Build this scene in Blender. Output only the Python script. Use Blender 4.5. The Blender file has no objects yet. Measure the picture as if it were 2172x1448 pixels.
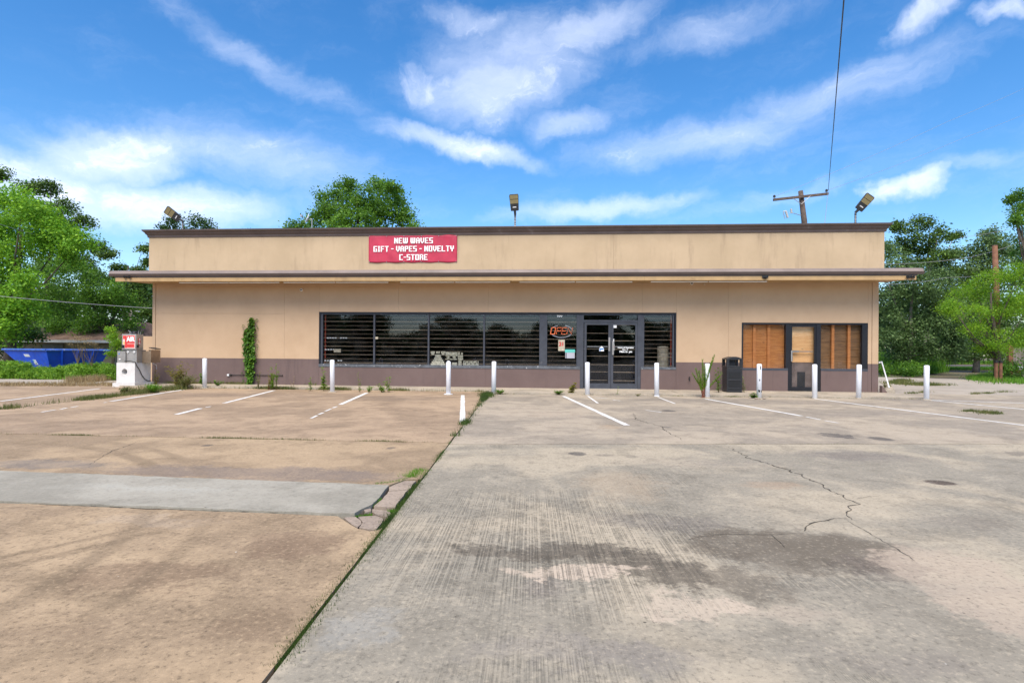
import bpy, bmesh, math, random
import numpy as np
from mathutils import Vector, Matrix
random.seed(7); RNG = np.random.default_rng(7)
PI = math.pi
sc = bpy.context.scene
C = sc.collection
# ------------------------------------------------------------------ camera
F_PX, EYE, YAW, ROLL = 1200.0, 1.25, math.radians(4.4), 0.0075
fwd = Vector((-math.sin(YAW), math.cos(YAW), 0)); rt = Vector((math.cos(YAW), math.sin(YAW), 0)); upv = Vector((0, 0, 1))
cr = rt*math.cos(ROLL)+upv*math.sin(ROLL); cu = upv*math.cos(ROLL)-rt*math.sin(ROLL)
cam = bpy.data.objects.new('camera', bpy.data.cameras.new('camera')); C.objects.link(cam); sc.camera = cam
m = Matrix((cr, cu, -fwd)).transposed().to_4x4(); m.translation = Vector((0, 0, EYE)); cam.matrix_world = m
cam.data.sensor_width = 36; cam.data.lens = F_PX/2172*36; cam.data.shift_y = 20/2172
cam.data.clip_start = 0.05; cam.data.clip_end = 3000
def ray(px, py): return fwd + cr*((px-1086)/F_PX) - cu*((py-744)/F_PX)
def at(px, py, Y): d = ray(px, py); return Vector((0, 0, EYE)) + d*(Y/d.y)
def G(px, py, z=0.0):
    d = ray(px, py); p = Vector((0, 0, EYE)) + d*((z-EYE)/d.z); return (p.x, p.y)
# ------------------------------------------------------------------ node helper
class NT:
    def __init__(s, tree): s.t = tree; tree.nodes.clear()
    def n(s, typ, ins=None, **kw):
        nd = s.t.nodes.new(typ)
        for k, v in kw.items(): setattr(nd, k, v)
        for k, v in (ins or {}).items():
            sk = nd.inputs[k]
            if isinstance(v, bpy.types.NodeSocket): s.t.links.new(v, sk)
            else: sk.default_value = v
        return nd
    def math(s, op, a, b=0.0, c=0.0, clamp=False):
        return s.n('ShaderNodeMath', {0: a, 1: b, 2: c}, operation=op, use_clamp=clamp).outputs[0]
    def vmath(s, op, a, b=(0, 0, 0)):
        nd = s.n('ShaderNodeVectorMath', {0: a, 1: b}, operation=op)
        return nd.outputs['Value'] if op in ('LENGTH', 'DOT_PRODUCT') else nd.outputs[0]
    def mix(s, f, a, b):
        nd = s.n('ShaderNodeMix', data_type='RGBA')
        for k, v in ((0, f), (6, a), (7, b)):
            if isinstance(v, bpy.types.NodeSocket): s.t.links.new(v, nd.inputs[k])
            else: nd.inputs[k].default_value = v if k == 0 else (*v[:3], 1)
        return nd.outputs[2]
    def noise(s, vec, scale, detail=4, rough=.55, dist=0):
        return s.n('ShaderNodeTexNoise', {'Vector': vec, 'Scale': scale, 'Detail': detail, 'Roughness': rough, 'Distortion': dist}).outputs[0]
    def ramp(s, v, lo, hi, a=0.0, b=1.0):
        return s.n('ShaderNodeMapRange', {0: v, 1: lo, 2: hi, 3: a, 4: b}, interpolation_type='SMOOTHSTEP').outputs[0]
    def scale(s, vec, sx, sy, sz): return s.vmath('MULTIPLY', vec, (sx, sy, sz))
# ------------------------------------------------------------------ sky, sun, exposure
SUN_EL, SUN_AZ = math.radians(56), math.radians(186)   # azimuth clockwise from +Y : behind the camera, a little to the left
w = bpy.data.worlds.new('World'); sc.world = w; w.use_nodes = True
t = NT(w.node_tree)
sky = t.n('ShaderNodeTexSky', sky_type='NISHITA', sun_disc=False, sun_elevation=SUN_EL, sun_rotation=SUN_AZ, altitude=50, air_density=1.0, dust_density=0.6, ozone_density=2.5)
hs = t.n('ShaderNodeHueSaturation', {'Hue': .502, 'Saturation': 1.34, 'Value': 1.30, 'Color': sky.outputs[0]}).outputs[0]
gen = t.n('ShaderNodeTexCoord').outputs['Generated']
sp = t.n('ShaderNodeSeparateXYZ', {0: gen})
azn = t.math('ARCTAN2', sp.outputs[0], sp.outputs[1]); eln = t.math('ARCSINE', sp.outputs[2])
ae = t.n('ShaderNodeCombineXYZ', {0: azn, 1: eln, 2: 0.0}).outputs[0]
wn = t.n('ShaderNodeTexNoise', {'Vector': ae, 'Scale': 5.0, 'Detail': 5, 'Roughness': .6})
wn2 = t.n('ShaderNodeTexNoise', {'Vector': ae, 'Scale': 24.0, 'Detail': 6, 'Roughness': .65})
warp = t.vmath('ADD', ae, t.scale(t.vmath('SUBTRACT', wn.outputs[1], (.5, .5, .5)), .16, .08, 0))
warp = t.vmath('ADD', warp, t.scale(t.vmath('SUBTRACT', wn2.outputs[1], (.5, .5, .5)), .045, .03, 0))
rotm = t.n('ShaderNodeVectorRotate', {'Vector': warp, 'Angle': math.radians(-6)}, rotation_type='Z_AXIS').outputs[0]
streak = t.noise(t.scale(rotm, 3.0, 8.0, 1), 2.2, 13, .70, .35)
puff = t.noise(warp, 13.0, 8, .62, .3)
def sky_ae(px, py):
    d = ray(px, py).normalized(); return math.atan2(d.x, d.y), math.asin(d.z)
CL = [  # px, py, rx, ry, tilt deg (anticlockwise), strength, puffiness
 (250, 330, 260, 84, 14, 1.0, 0), (110, 400, 270, 76, -8, 1.0, 0), (330, 430, 290, 66, 0, .95, 0), (620, 372, 110, 26, 6, .7, .4), (480, 330, 180, 50, -8, .5, 0),
 (1010, 45, 110, 52, -8, 1.0, .5), (1080, 140, 230, 130, 10, .62, 0), (560, 340, 330, 90, -5, .5, 0), (1230, 70, 190, 62, 14, .7, 0), (905, 180, 95, 62, 0, 1.05, .7), (1040, 190, 190, 100, 8, .8, 0), (980, 310, 230, 36, -10, .85, 0), (1200, 265, 110, 42, 4, .8, .3),
 (1950, 45, 120, 58, 10, 1.1, .8), (2140, 32, 95, 36, -8, 1.0, .8), (1880, 412, 62, 30, 6, .8, 1), (1950, 392, 95, 46, 0, .95, 1), (1905, 400, 80, 36, 8, .8, 1), (1260, 448, 260, 34, 3, .75, 0),
 (1760, 200, 430, 64, 7, .48, 0), (1500, 60, 280, 60, 6, .42, 0), (1500, 290, 430, 64, 4, .55, 0), (540, 115, 310, 44, -19, .42, 0), (2060, 350, 180, 28, -6, .45, 0),
 (1650, 420, 330, 30, 8, .4, 0), (700, 440, 300, 40, 0, .3, 0)]
acc_s, acc_p = None, None
for px, py, rx, ry, tilt, st, pf in CL:
    a0, e0 = sky_ae(px, py); a1, _ = sky_ae(px+rx, py); _, e1 = sky_ae(px, py-ry)
    v = t.vmath('SUBTRACT', warp, (a0, e0, 0))
    v = t.n('ShaderNodeVectorRotate', {'Vector': v, 'Angle': -math.radians(tilt)}, rotation_type='Z_AXIS').outputs[0]
    L = t.vmath('LENGTH', t.scale(v, 1/abs(a1-a0), 1/abs(e1-e0), 0))
    g = t.ramp(L, 1.35, 0.05, 0, st)
    if pf < 1: acc_s = t.math('MULTIPLY', g, 1-pf) if acc_s is None else t.math('MAXIMUM', acc_s, t.math('MULTIPLY', g, 1-pf))
    if pf > 0: acc_p = t.math('MULTIPLY', g, pf) if acc_p is None else t.math('MAXIMUM', acc_p, t.math('MULTIPLY', g, pf))
base_c = t.ramp(t.noise(t.scale(warp, 1, 2.2, 1), 1.6, 5, .6), .42, .75, .05, .55)
acc_s = t.math('MAXIMUM', acc_s, t.math('MULTIPLY', base_c, .5))
s_m = t.ramp(t.math('ADD', acc_s, t.math('MULTIPLY', t.math('SUBTRACT', streak, .52), 1.9)), .10, 1.35)
s_m = t.math('MULTIPLY', s_m, t.ramp(acc_s, 0.0, .35))
veil = t.math('MULTIPLY', t.ramp(t.math('ADD', acc_s, t.math('MULTIPLY', t.math('SUBTRACT', streak, .5), .7)), .0, .95), .58)
s_m = t.math('MAXIMUM', s_m, veil)
p_m = t.ramp(t.math('ADD', acc_p, t.math('MULTIPLY', t.math('SUBTRACT', puff, .5), 1.25)), .06, 1.45)
p_m = t.math('MULTIPLY', p_m, t.ramp(acc_p, 0.0, .3))
msk = t.math('MAXIMUM', t.math('MULTIPLY', s_m, .92), p_m, clamp=True)
msk = t.math('MINIMUM', msk, .88)
bg = t.n('ShaderNodeBackground', {'Color': t.mix(msk, hs, (7.6, 8.0, 9.2)), 'Strength': 0.09})
t.n('ShaderNodeOutputWorld', {0: bg.outputs[0]})
sun = bpy.data.lights.new('sun', 'SUN'); sun.energy = 3.1; sun.angle = math.radians(50); sun.color = (1, .90, .75)
so = bpy.data.objects.new('sun', sun); C.objects.link(so)
sd = Vector((math.sin(SUN_AZ)*math.cos(SUN_EL), math.cos(SUN_AZ)*math.cos(SUN_EL), math.sin(SUN_EL)))
so.rotation_euler = sd.to_track_quat('Z', 'Y').to_euler(); so.location = sd*60
vs = sc.view_settings; vs.view_transform = 'Standard'; vs.look = 'None'; vs.gamma = 1; vs.use_curve_mapping = False; vs.exposure = 0.92
sc.cycles.max_bounces = 6; sc.cycles.transparent_max_bounces = 12
# ------------------------------------------------------------------ object helpers
def tag(o, label=None, cat=None, group=None, kind=None):
    if label: o['label'] = label
    if cat: o['category'] = cat
    if group: o['group'] = group
    if kind: o['kind'] = kind
    return o
def empty(name, loc, label=None, cat=None, group=None, kind=None):
    o = bpy.data.objects.new(name, None); o.location = loc; o.empty_display_size = .2; C.objects.link(o)
    return tag(o, label, cat, group, kind)
def worldloc(o):
    p = Vector((0, 0, 0))
    while o is not None: p += o.location; o = o.parent
    return p
class MB:
    def __init__(s): s.v = []; s.f = []; s.sm = False
    def add(s, vs_, fs):
        b = len(s.v); s.v += [tuple(p) for p in vs_]; s.f += [tuple(i+b for i in f) for f in fs]; return s
    def box(s, x0, x1, y0, y1, z0, z1):
        return s.add([(x0, y0, z0), (x1, y0, z0), (x1, y1, z0), (x0, y1, z0), (x0, y0, z1), (x1, y0, z1), (x1, y1, z1), (x0, y1, z1)],
                     [(0, 3, 2, 1), (4, 5, 6, 7), (0, 1, 5, 4), (1, 2, 6, 5), (2, 3, 7, 6), (3, 0, 4, 7)])
    def obox(s, c, ax, ay, az):   # oriented box: centre + three half vectors
        c, ax, ay, az = map(Vector, (c, ax, ay, az)); P = []
        for k in (-1, 1):
            for i, j in ((-1, -1), (1, -1), (1, 1), (-1, 1)): P.append(c+ax*i+ay*j+az*k)
        return s.add(P, [(0, 3, 2, 1), (4, 5, 6, 7), (0, 1, 5, 4), (1, 2, 6, 5), (2, 3, 7, 6), (3, 0, 4, 7)])
    def loft(s, rings, cap=True):
        n = len(rings[0]); b = len(s.v)
        for r in rings: s.v += [tuple(p) for p in r]
        for k in range(len(rings)-1):
            for i in range(n):
                j = (i+1) % n; s.f.append((b+k*n+i, b+k*n+j, b+(k+1)*n+j, b+(k+1)*n+i))
        if cap:
            s.f.append(tuple(b+i for i in range(n))[::-1]); s.f.append(tuple(b+(len(rings)-1)*n+i for i in range(n)))
        return s
    def tube(s, pts, r, n=8, cap=True):
        pts = [Vector(p) for p in pts]; rs = r if isinstance(r, (list, tuple)) else [r]*len(pts); rings = []
        for i, p in enumerate(pts):
            d = (pts[min(i+1, len(pts)-1)]-pts[max(i-1, 0)]).normalized()
            a = d.cross(Vector((0, 0, 1)) if abs(d.z) < .9 else Vector((1, 0, 0))).normalized(); b = d.cross(a)
            rings.append([p+(a*math.cos(2*PI*k/n)+b*math.sin(2*PI*k/n))*rs[i] for k in range(n)])
        return s.loft(rings, cap)
    def lathe(s, prof, c=(0, 0, 0), n=16):
        return s.loft([[Vector(c)+Vector((r*math.cos(2*PI*k/n), r*math.sin(2*PI*k/n), z)) for k in range(n)] for r, z in prof])
    def prism(s, poly, z0, z1):
        n = len(poly); b = len(s.v)
        s.v += [(x, y, z0) for x, y in poly]+[(x, y, z1) for x, y in poly]
        s.f.append(tuple(b+i for i in range(n))[::-1]); s.f.append(tuple(b+n+i for i in range(n)))
        for i in range(n): j = (i+1) % n; s.f.append((b+i, b+j, b+n+j, b+n+i))
        return s
    def prism_x(s, prof, x0, x1, mit=0):    # profile (y,z), extruded along x; mit = how far the ends run out per metre of -y
        y0 = max(p[0] for p in prof)
        return s.loft([[(x0-mit*(y0-y), y, z) for y, z in prof], [(x1+mit*(y0-y), y, z) for y, z in prof]])
    def build(s, name, mat, parent=None, loc=None, bevel=0, smooth=False, fix=True):
        me = bpy.data.meshes.new(name)
        org = worldloc(parent) if parent else Vector(loc if loc is not None else (0, 0, 0))
        me.from_pydata([(x-org.x, y-org.y, z-org.z) for x, y, z in s.v], [], s.f)
        if fix or bevel:
            bm = bmesh.new(); bm.from_mesh(me)
            if bevel:
                bmesh.ops.remove_doubles(bm, verts=bm.verts, dist=1e-5)
                bmesh.ops.bevel(bm, geom=[e for e in bm.edges if len(e.link_faces) == 2 and e.calc_face_angle(0) > .5], offset=bevel, segments=2, affect='EDGES', profile=.5)
            bmesh.ops.recalc_face_normals(bm, faces=bm.faces); bm.to_mesh(me); bm.free()
        if mat: me.materials.append(mat)
        if smooth: me.shade_smooth()
        o = bpy.data.objects.new(name, me); C.objects.link(o)
        if parent: o.parent = parent
        else: o.location = org
        return o
def quads_mesh(name, V, mat, parent=None, loc=None, nper=4, smooth=False):   # V: (n, nper, 3) world
    org = worldloc(parent) if parent else Vector(loc if loc is not None else (0, 0, 0))
    V = np.asarray(V, dtype=np.float32) - np.array(org, dtype=np.float32); n = len(V)
    me = bpy.data.meshes.new(name); me.vertices.add(n*nper); me.vertices.foreach_set('co', V.reshape(-1))
    me.loops.add(n*nper); me.loops.foreach_set('vertex_index', np.arange(n*nper, dtype=np.int32))
    me.polygons.add(n); me.polygons.foreach_set('loop_start', np.arange(0, n*nper, nper, dtype=np.int32)); me.polygons.foreach_set('loop_total', np.full(n, nper, dtype=np.int32))
    me.update(calc_edges=True); me.materials.append(mat)
    o = bpy.data.objects.new(name, me); C.objects.link(o)
    if parent: o.parent = parent
    else: o.location = org
    return o
def dup(root, label=None, loc=None):
    r = root.copy(); C.objects.link(r)
    if label: r['label'] = label
    if loc is not None: r.location = loc
    for ch in list(root.children):
        c = ch.copy(); C.objects.link(c); c.parent = r
        for g in ch.children: d = g.copy(); C.objects.link(d); d.parent = c
    return r
# ------------------------------------------------------------------ materials
def mat(name, col, rough=.6, var=.12, scale=3.0, bump=0.0, bscale=60, metal=0, spec=.4, col2=None, dirt=None):
    m_ = bpy.data.materials.new(name); m_.use_nodes = True; t = NT(m_.node_tree)
    pos = t.n('ShaderNodeNewGeometry').outputs['Position']
    c2 = col2 or tuple(c*(1-var*2) for c in col); c1 = tuple(min(1, c*(1+var*.5)) for c in col)
    c = t.mix(t.ramp(t.noise(pos, scale, 6, .65), .3, .7), c2, c1)
    if dirt:
        c = t.mix(t.math('MULTIPLY', t.ramp(t.noise(pos, dirt[1], 5, .7), dirt[2], dirt[2]+.12), dirt[3] if len(dirt) > 3 else .8), c, dirt[0])
    ins = {'Base Color': c, 'Roughness': t.ramp(t.noise(pos, scale*2.3, 3), .2, .8, max(0, rough-.08), min(1, rough+.08)), 'Metallic': metal, 'Specular IOR Level': spec}
    if bump:
        ins['Normal'] = t.n('ShaderNodeBump', {'Strength': .6, 'Distance': bump, 'Height': t.noise(pos, bscale, 4, .6)}).outputs[0]
    b = t.n('ShaderNodeBsdfPrincipled', ins); t.n('ShaderNodeOutputMaterial', {0: b.outputs[0]})
    return m_
def leaf_mat(name, c1, c2, c3, transl=.35, nscale=.5):
    m_ = bpy.data.materials.new(name); m_.use_nodes = True; t = NT(m_.node_tree)
    geo = t.n('ShaderNodeNewGeometry'); pos = geo.outputs['Position']; rnd = geo.outputs['Random Per Island']
    c = t.mix(t.ramp(t.noise(pos, nscale, 3, .6), .35, .65), c1, c2)
    c = t.mix(t.ramp(rnd, .72, 1.0), c, c3)
    c = t.mix(t.ramp(rnd, 0.0, .5, .38, 0), c, tuple(x*.45 for x in c1))
    d = t.n('ShaderNodeBsdfPrincipled', {'Base Color': c, 'Roughness': .55, 'Specular IOR Level': .3})
    tr = t.n('ShaderNodeBsdfTranslucent', {'Color': t.mix(.5, c, tuple(min(1, x*1.5) for x in c3))})
    mx = t.n('ShaderNodeMixShader', {0: transl, 1: d.outputs[0], 2: tr.outputs[0]})
    t.n('ShaderNodeOutputMaterial', {0: mx.outputs[0]}); return m_
def glass_mat(name, f0=.036, tint=(.84, .85, .86), wob=.0004):
    m_ = bpy.data.materials.new(name); m_.use_nodes = True; t = NT(m_.node_tree)
    geo_ = t.n('ShaderNodeNewGeometry'); pos = geo_.outputs['Position']
    nb = t.n('ShaderNodeBump', {'Strength': .12, 'Distance': .003, 'Height': t.noise(pos, 1.1, 2)}).outputs[0]
    dust = t.ramp(t.noise(pos, 2.2, 7, .7), .45, .8, 0.0, .025)
    tr = t.n('ShaderNodeBsdfTransparent', {'Color': (*tint, 1)})
    gl = t.n('ShaderNodeBsdfGlossy', {'Color': (.78, .84, 1, 1), 'Roughness': .015, 'Normal': nb})
    mx = t.n('ShaderNodeMixShader', {0: t.math('ADD', f0, t.math('MULTIPLY', 1-f0, t.math('POWER', t.math('SUBTRACT', 1.0, t.math('ABSOLUTE', t.vmath('DOT_PRODUCT', geo_.outputs['True Normal'], geo_.outputs['Incoming']))), 5.0))), 1: tr.outputs[0], 2: gl.outputs[0]})
    df = t.n('ShaderNodeBsdfDiffuse', {'Color': (.5, .48, .45, 1)})
    mx2 = t.n('ShaderNodeMixShader', {0: dust, 1: mx.outputs[0], 2: df.outputs[0]})
    t.n('ShaderNodeOutputMaterial', {0: mx2.outputs[0]}); return m_
def gblob(px, py, rx, ry):     # ellipse seen in the photo -> ellipse on the ground
    x, y = G(px, py); x1, _ = G(px+rx, py); ya = G(px, py+ry)[1]; yb = G(px, py-ry)[1]
    return x, (ya+yb)/2, abs(x1-x), abs(yb-ya)/2
def concrete(name, ca, cb, blobs, groove=0.0, speck=.5, tread=None, seed=0.0, blotch=.9, arcs=()):
    """blobs: (x,y,rx,ry,softness,strength,colour)"""
    m_ = bpy.data.materials.new(name); m_.use_nodes = True; t = NT(m_.node_tree)
    pos0 = t.n('ShaderNodeNewGeometry').outputs['Position']
    pos = t.vmath('ADD', pos0, (seed, seed*.7, 0))
    flat = t.scale(pos0, 1, 1, 0)
    big = t.noise(pos, .55, 6, .62, .4); med = t.noise(pos, 2.3, 7, .7, .3); fine = t.noise(pos, 34, 4, .7); grit = t.noise(pos, 160, 2, .6)
    c = t.mix(t.ramp(big, .43, .57), ca, cb)
    c = t.mix(t.ramp(med, .50, .63, 0, .42*blotch), c, tuple(x*.60 for x in ca))
    c = t.mix(t.ramp(med, .47, .36, 0, .35*blotch), c, tuple(min(1, x*1.22) for x in cb))
    mot = t.noise(pos, 13, 9, .78, .2); mmask = t.ramp(t.noise(t.vmath('ADD', pos, (7, 3, 1)), .8, 4, .6), .45, .60, .25, 1)
    c = t.mix(t.math('MULTIPLY', t.ramp(mot, .53, .64), t.math('MULTIPLY', mmask, .55*blotch)), c, tuple(x*.42 for x in ca))
    c = t.mix(t.ramp(mot, .46, .38, 0, .30*blotch), c, tuple(min(1, x*1.3) for x in cb))
    wv = t.n('ShaderNodeTexNoise', {'Vector': flat, 'Scale': 1.7, 'Detail': 7, 'Roughness': .68})
    wv2 = t.n('ShaderNodeTexNoise', {'Vector': flat, 'Scale': 9.0, 'Detail': 4, 'Roughness': .7})
    dist = t.vmath('ADD', t.scale(t.vmath('SUBTRACT', wv.outputs[1], (.5, .5, .5)), .75, .75, 0), t.scale(t.vmath('SUBTRACT', wv2.outputs[1], (.5, .5, .5)), .34, .34, 0))
    wp = t.vmath('ADD', flat, dist)
    for bx, by, rx, ry, soft, st, col in blobs:
        k = min(1.0, max(rx, ry)/.45)
        src = wp if k > .6 else t.vmath('ADD', flat, t.scale(dist, .18, .18, 0))
        L = t.vmath('LENGTH', t.scale(t.vmath('SUBTRACT', src, (bx, by, 0)), 1/rx, 1/ry, 0))
        g = t.ramp(L, 1.0, 1.0-soft, 0, st)
        if k > .6: g = t.ramp(t.math('ADD', g, t.math('MULTIPLY', t.math('SUBTRACT', mot, .5), 1.1*st)), .10, .85*max(st, .45), 0, st)
        g = t.math('MULTIPLY', g, t.ramp(med, .36, .56, .7, 1.0))
        c = t.mix(g, c, col)
    for ax_, ay_, rr_, wd_, st in arcs:
        L = t.vmath('LENGTH', t.vmath('SUBTRACT', t.vmath('ADD', flat, t.scale(dist, .12, .12, 0)), (ax_, ay_, 0)))
        g = t.math('MULTIPLY', t.ramp(t.math('ABSOLUTE', t.math('SUBTRACT', L, rr_)), wd_, wd_*.3, 0, st), t.ramp(big, .40, .58, 0, 1))
        c = t.mix(g, c, tuple(x*.45 for x in ca))
    gm = 0.0; h = t.math('MULTIPLY', fine, .35)
    if groove:
        gx = t.scale(t.n('ShaderNodeVectorRotate', {'Vector': flat, 'Angle': math.radians(-2.5)}, rotation_type='Z_AXIS').outputs[0], 105, .45, 0)
        gn = t.noise(gx, 1.0, 3, .5)
        gL = t.vmath('LENGTH', t.scale(t.vmath('SUBTRACT', wp, (-.1, 3.9, 0)), 1/1.7, 1/1.6, 0))
        gmask = t.math('MULTIPLY', t.math('MAXIMUM', t.ramp(gL, 1, .4), t.ramp(t.noise(pos, .7, 4, .6), .55, .64, 0, .6)), t.ramp(t.noise(pos, 6, 8, .78), .40, .60, .1, 1))
        gd = t.math('MULTIPLY', t.ramp(gn, .47, .60), gmask)
        c = t.mix(t.math('MULTIPLY', gd, groove), c, tuple(x*.30 for x in ca))
        h = t.math('SUBTRACT', h, t.math('MULTIPLY', gd, 1.2))
    if tread:
        (tx, ty, ang, halfw, length) = tread
        q = t.n('ShaderNodeVectorRotate', {'Vector': t.vmath('SUBTRACT', flat, (tx, ty, 0)), 'Angle': ang}, rotation_type='Z_AXIS').outputs[0]
        sq = t.n('ShaderNodeSeparateXYZ', {0: q})
        band = t.math('MULTIPLY', t.ramp(t.math('ABSOLUTE', sq.outputs[1]), halfw, halfw*.8), t.ramp(t.math('ABSOLUTE', sq.outputs[0]), length, length*.6))
        vor = t.n('ShaderNodeTexVoronoi', {'Vector': q, 'Scale': 17.0, 'Randomness': .35}, feature='DISTANCE_TO_EDGE').outputs[0]
        tv = t.math('MULTIPLY', band, t.ramp(vor, .10, .02))
        c = t.mix(t.math('MULTIPLY', tv, .22), c, tuple(x*.5 for x in ca))
    # pores, grit and small dark pits
    c = t.mix(t.ramp(fine, .53, .66, 0, speck), c, tuple(x*.45 for x in ca))
    c = t.mix(t.ramp(fine, .46, .34, 0, speck*.6), c, tuple(min(1, x*1.3) for x in cb))
    pit = t.n('ShaderNodeTexVoronoi', {'Vector': pos, 'Scale': 7.0, 'Randomness': 1.0}); pr = t.n('ShaderNodeSeparateColor', {0: pit.outputs['Color']})
    pm = t.math('MULTIPLY', t.ramp(pit.outputs['Distance'], .07, .04), t.math('GREATER_THAN', pr.outputs[0], .72))
    c = t.mix(t.math('MULTIPLY', pm, .65), c, (.04, .035, .03))
    pm2 = t.math('MULTIPLY', t.ramp(pit.outputs['Distance'], .05, .03), t.math('LESS_THAN', pr.outputs[0], .10))
    c = t.mix(t.math('MULTIPLY', pm2, .6), c, (.75, .72, .66))
    h = t.math('ADD', h, t.math('MULTIPLY', grit, .25))
    bmp = t.n('ShaderNodeBump', {'Strength': .75, 'Distance': .006, 'Height': h}).outputs[0]
    b = t.n('ShaderNodeBsdfPrincipled', {'Base Color': c, 'Roughness': t.ramp(med, .3, .7, .72, .9), 'Specular IOR Level': .15, 'Normal': bmp})
    t.n('ShaderNodeOutputMaterial', {0: b.outputs[0]}); return m_
def GB(px, py, rx, ry, soft, st, col): x, y, a, b = gblob(px, py, rx, ry); return (x, y, a, b, soft, st, col)
dk = (.135, .115, .09); oil = (.085, .078, .072); lt = (.52, .42, .32)
M = {}
TANa, TANb = (.278, .203, .13), (.388, .284, .178)
GRYa, GRYb = (.27, .24, .188), (.395, .335, .247)
M['tan_near'] = concrete('tan concrete', TANa, TANb, [
    GB(300, 1230, 260, 60, .7, .62, (.17, .115, .075)), GB(620, 1160, 170, 45, .7, .55, (.18, .12, .08)), GB(120, 1330, 200, 60, .8, .30, (.19, .13, .085)),
    GB(520, 1330, 200, 50, .8, .5, (.2, .14, .09)), GB(330, 1105, 240, 22, .7, .32, (.44, .36, .28))], speck=.6, seed=3.1, arcs=[(-6.5, 2.2, 3.9, .10, .5), (-6.5, 2.2, 4.35, .09, .4), (-1.0, 7.5, 5.0, .12, .35), (-5.5, 5.0, 3.1, .07, .4), (-5.5, 5.0, 2.9, .05, .4)])
M['tan_mid'] = concrete('tan concrete with worn edge', TANa, TANb, [
    GB(520, 1005, 520, 22, .7, .65, (.19, .155, .135)), GB(100, 985, 220, 18, .8, .6, (.15, .14, .135)), GB(420, 960, 60, 30, .9, .2, dk), GB(440, 944, 14, 3, .5, .7, oil), GB(828, 950, 12, 3, .5, .7, oil)], speck=.45, seed=9.7, arcs=[(-8.0, 1.5, 5.6, .12, .5), (-8, 1.5, 5.95, .1, .4)])
M['tan_far'] = concrete('tan concrete by the store', (.285, .207, .138), (.385, .28, .185), [
    GB(480, 838, 500, 9, .8, .35, (.17, .13, .10)), GB(260, 900, 160, 14, .9, .3, (.2, .15, .11)), GB(850, 845, 200, 10, .8, .4, (.17, .13, .10))], speck=.3, seed=14.2)
M['grey_strip'] = concrete('new grey concrete', (.275, .253, .205), (.345, .318, .26), [GB(300, 1040, 420, 14, .9, .3, (.5, .5, .45))], speck=.3, seed=21.0, blotch=.55)
M['grey_near'] = concrete('grey stained concrete', GRYa, GRYb, [
    GB(1180, 1172, 300, 20, .45, .85, (.125, .105, .08)), GB(1420, 1225, 120, 42, .5, .85, (.13, .11, .083)), GB(1680, 1170, 320, 62, .6, .85, (.13, .107, .08)), GB(1560, 1235, 200, 40, .7, .6, (.13, .108, .082)), GB(1350, 1195, 160, 26, .6, .75, (.125, .105, .08)), GB(2060, 1110, 160, 30, .9, .35, (.16, .135, .11)), GB(1880, 1210, 150, 45, .8, .55, (.13, .105, .09)),
    GB(1400, 1110, 240, 30, .8, .45, (.15, .13, .115)), GB(1150, 1245, 70, 40, .8, .5, (.2, .17, .15)),
    GB(1230, 1215, 230, 18, .5, .8, lt), GB(1460, 1285, 160, 28, .6, .7, lt), GB(1650, 1300, 330, 45, .9, .35, lt),
    GB(2120, 1270, 190, 110, .35, .62, (.42, .335, .255)), GB(1320, 1040, 170, 60, .9, .38, (.42, .31, .20)), GB(1650, 1030, 120, 18, .8, .3, (.45, .27, .15)),
    GB(760, 1330, 130, 90, .9, .35, (.34, .34, .32)), GB(1250, 1400, 420, 70, .9, .45, (.22, .195, .175)), GB(1900, 1400, 300, 60, .9, .4, (.2, .175, .15)),
    GB(1820, 968, 200, 18, .9, .5, (.17, .145, .13)), GB(1225, 962, 24, 5.5, .4, .85, oil), GB(1283, 965, 26, 3, .5, .5, oil), GB(1340, 968, 14, 4, .5, .45, oil), GB(2165, 962, 40, 8, .7, .5, oil),
    GB(1996, 1023, 34, 6, .3, .95, (.07, .05, .04)), GB(1500, 985, 500, 18, .9, .25, (.24, .2, .18))],
    groove=.5, speck=.55, seed=31.0, tread=(*G(930, 1312), math.radians(12), .14, .9))
M['grey_far'] = concrete('grey concrete by the store', (.285, .243, .19), (.385, .322, .243), [
    GB(1770, 923, 33, 6, .4, .8, oil), GB(1867, 930, 26, 5, .4, .75, oil), GB(1418, 871, 17, 2.5, .4, .85, oil), GB(1416, 906, 12, 2, .4, .6, oil),
    GB(1600, 852, 400, 9, .8, .5, (.17, .15, .13)), GB(1960, 880, 300, 14, .9, .3, (.2, .175, .16)), GB(1180, 880, 140, 14, .9, .3, (.42, .33, .25)), GB(1290, 905, 50, 8, .9, .35, (.45, .3, .17)), GB(2000, 848, 260, 6, .8, .45, (.16, .14, .13)), GB(1780, 880, 120, 7, .9, .3, (.2, .17, .15))],
    groove=.0, speck=.3, seed=44.0)
M['walk'] = concrete('walk concrete', (.33, .285, .225), (.42, .36, .28), [], speck=.3, seed=50.0)
M['block'] = concrete('broken concrete', (.27, .215, .17), (.34, .27, .21), [], speck=.6, seed=60.0)
M['ground'] = mat('dry soil and thin grass', (.17, .125, .075), .95, .2, .8, .02, 8, col2=(.10, .085, .05), dirt=((.06, .095, .022), .35, .5, .9))
M['soil'] = mat('dark soil in the joints', (.03, .024, .017), .95, .2, 9, .01, 40)
M['drive'] = mat('pale gravel drive', (.40, .345, .28), .95, .12, 1.2, .01, 60, dirt=((.24, .2, .15), .6, .52, .6))
M['asphalt'] = mat('asphalt', (.10, .09, .09), .9, .1, 2, .004, 120)
M['crack'] = mat('crack shadow', (.07, .06, .045), .95)
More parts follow.
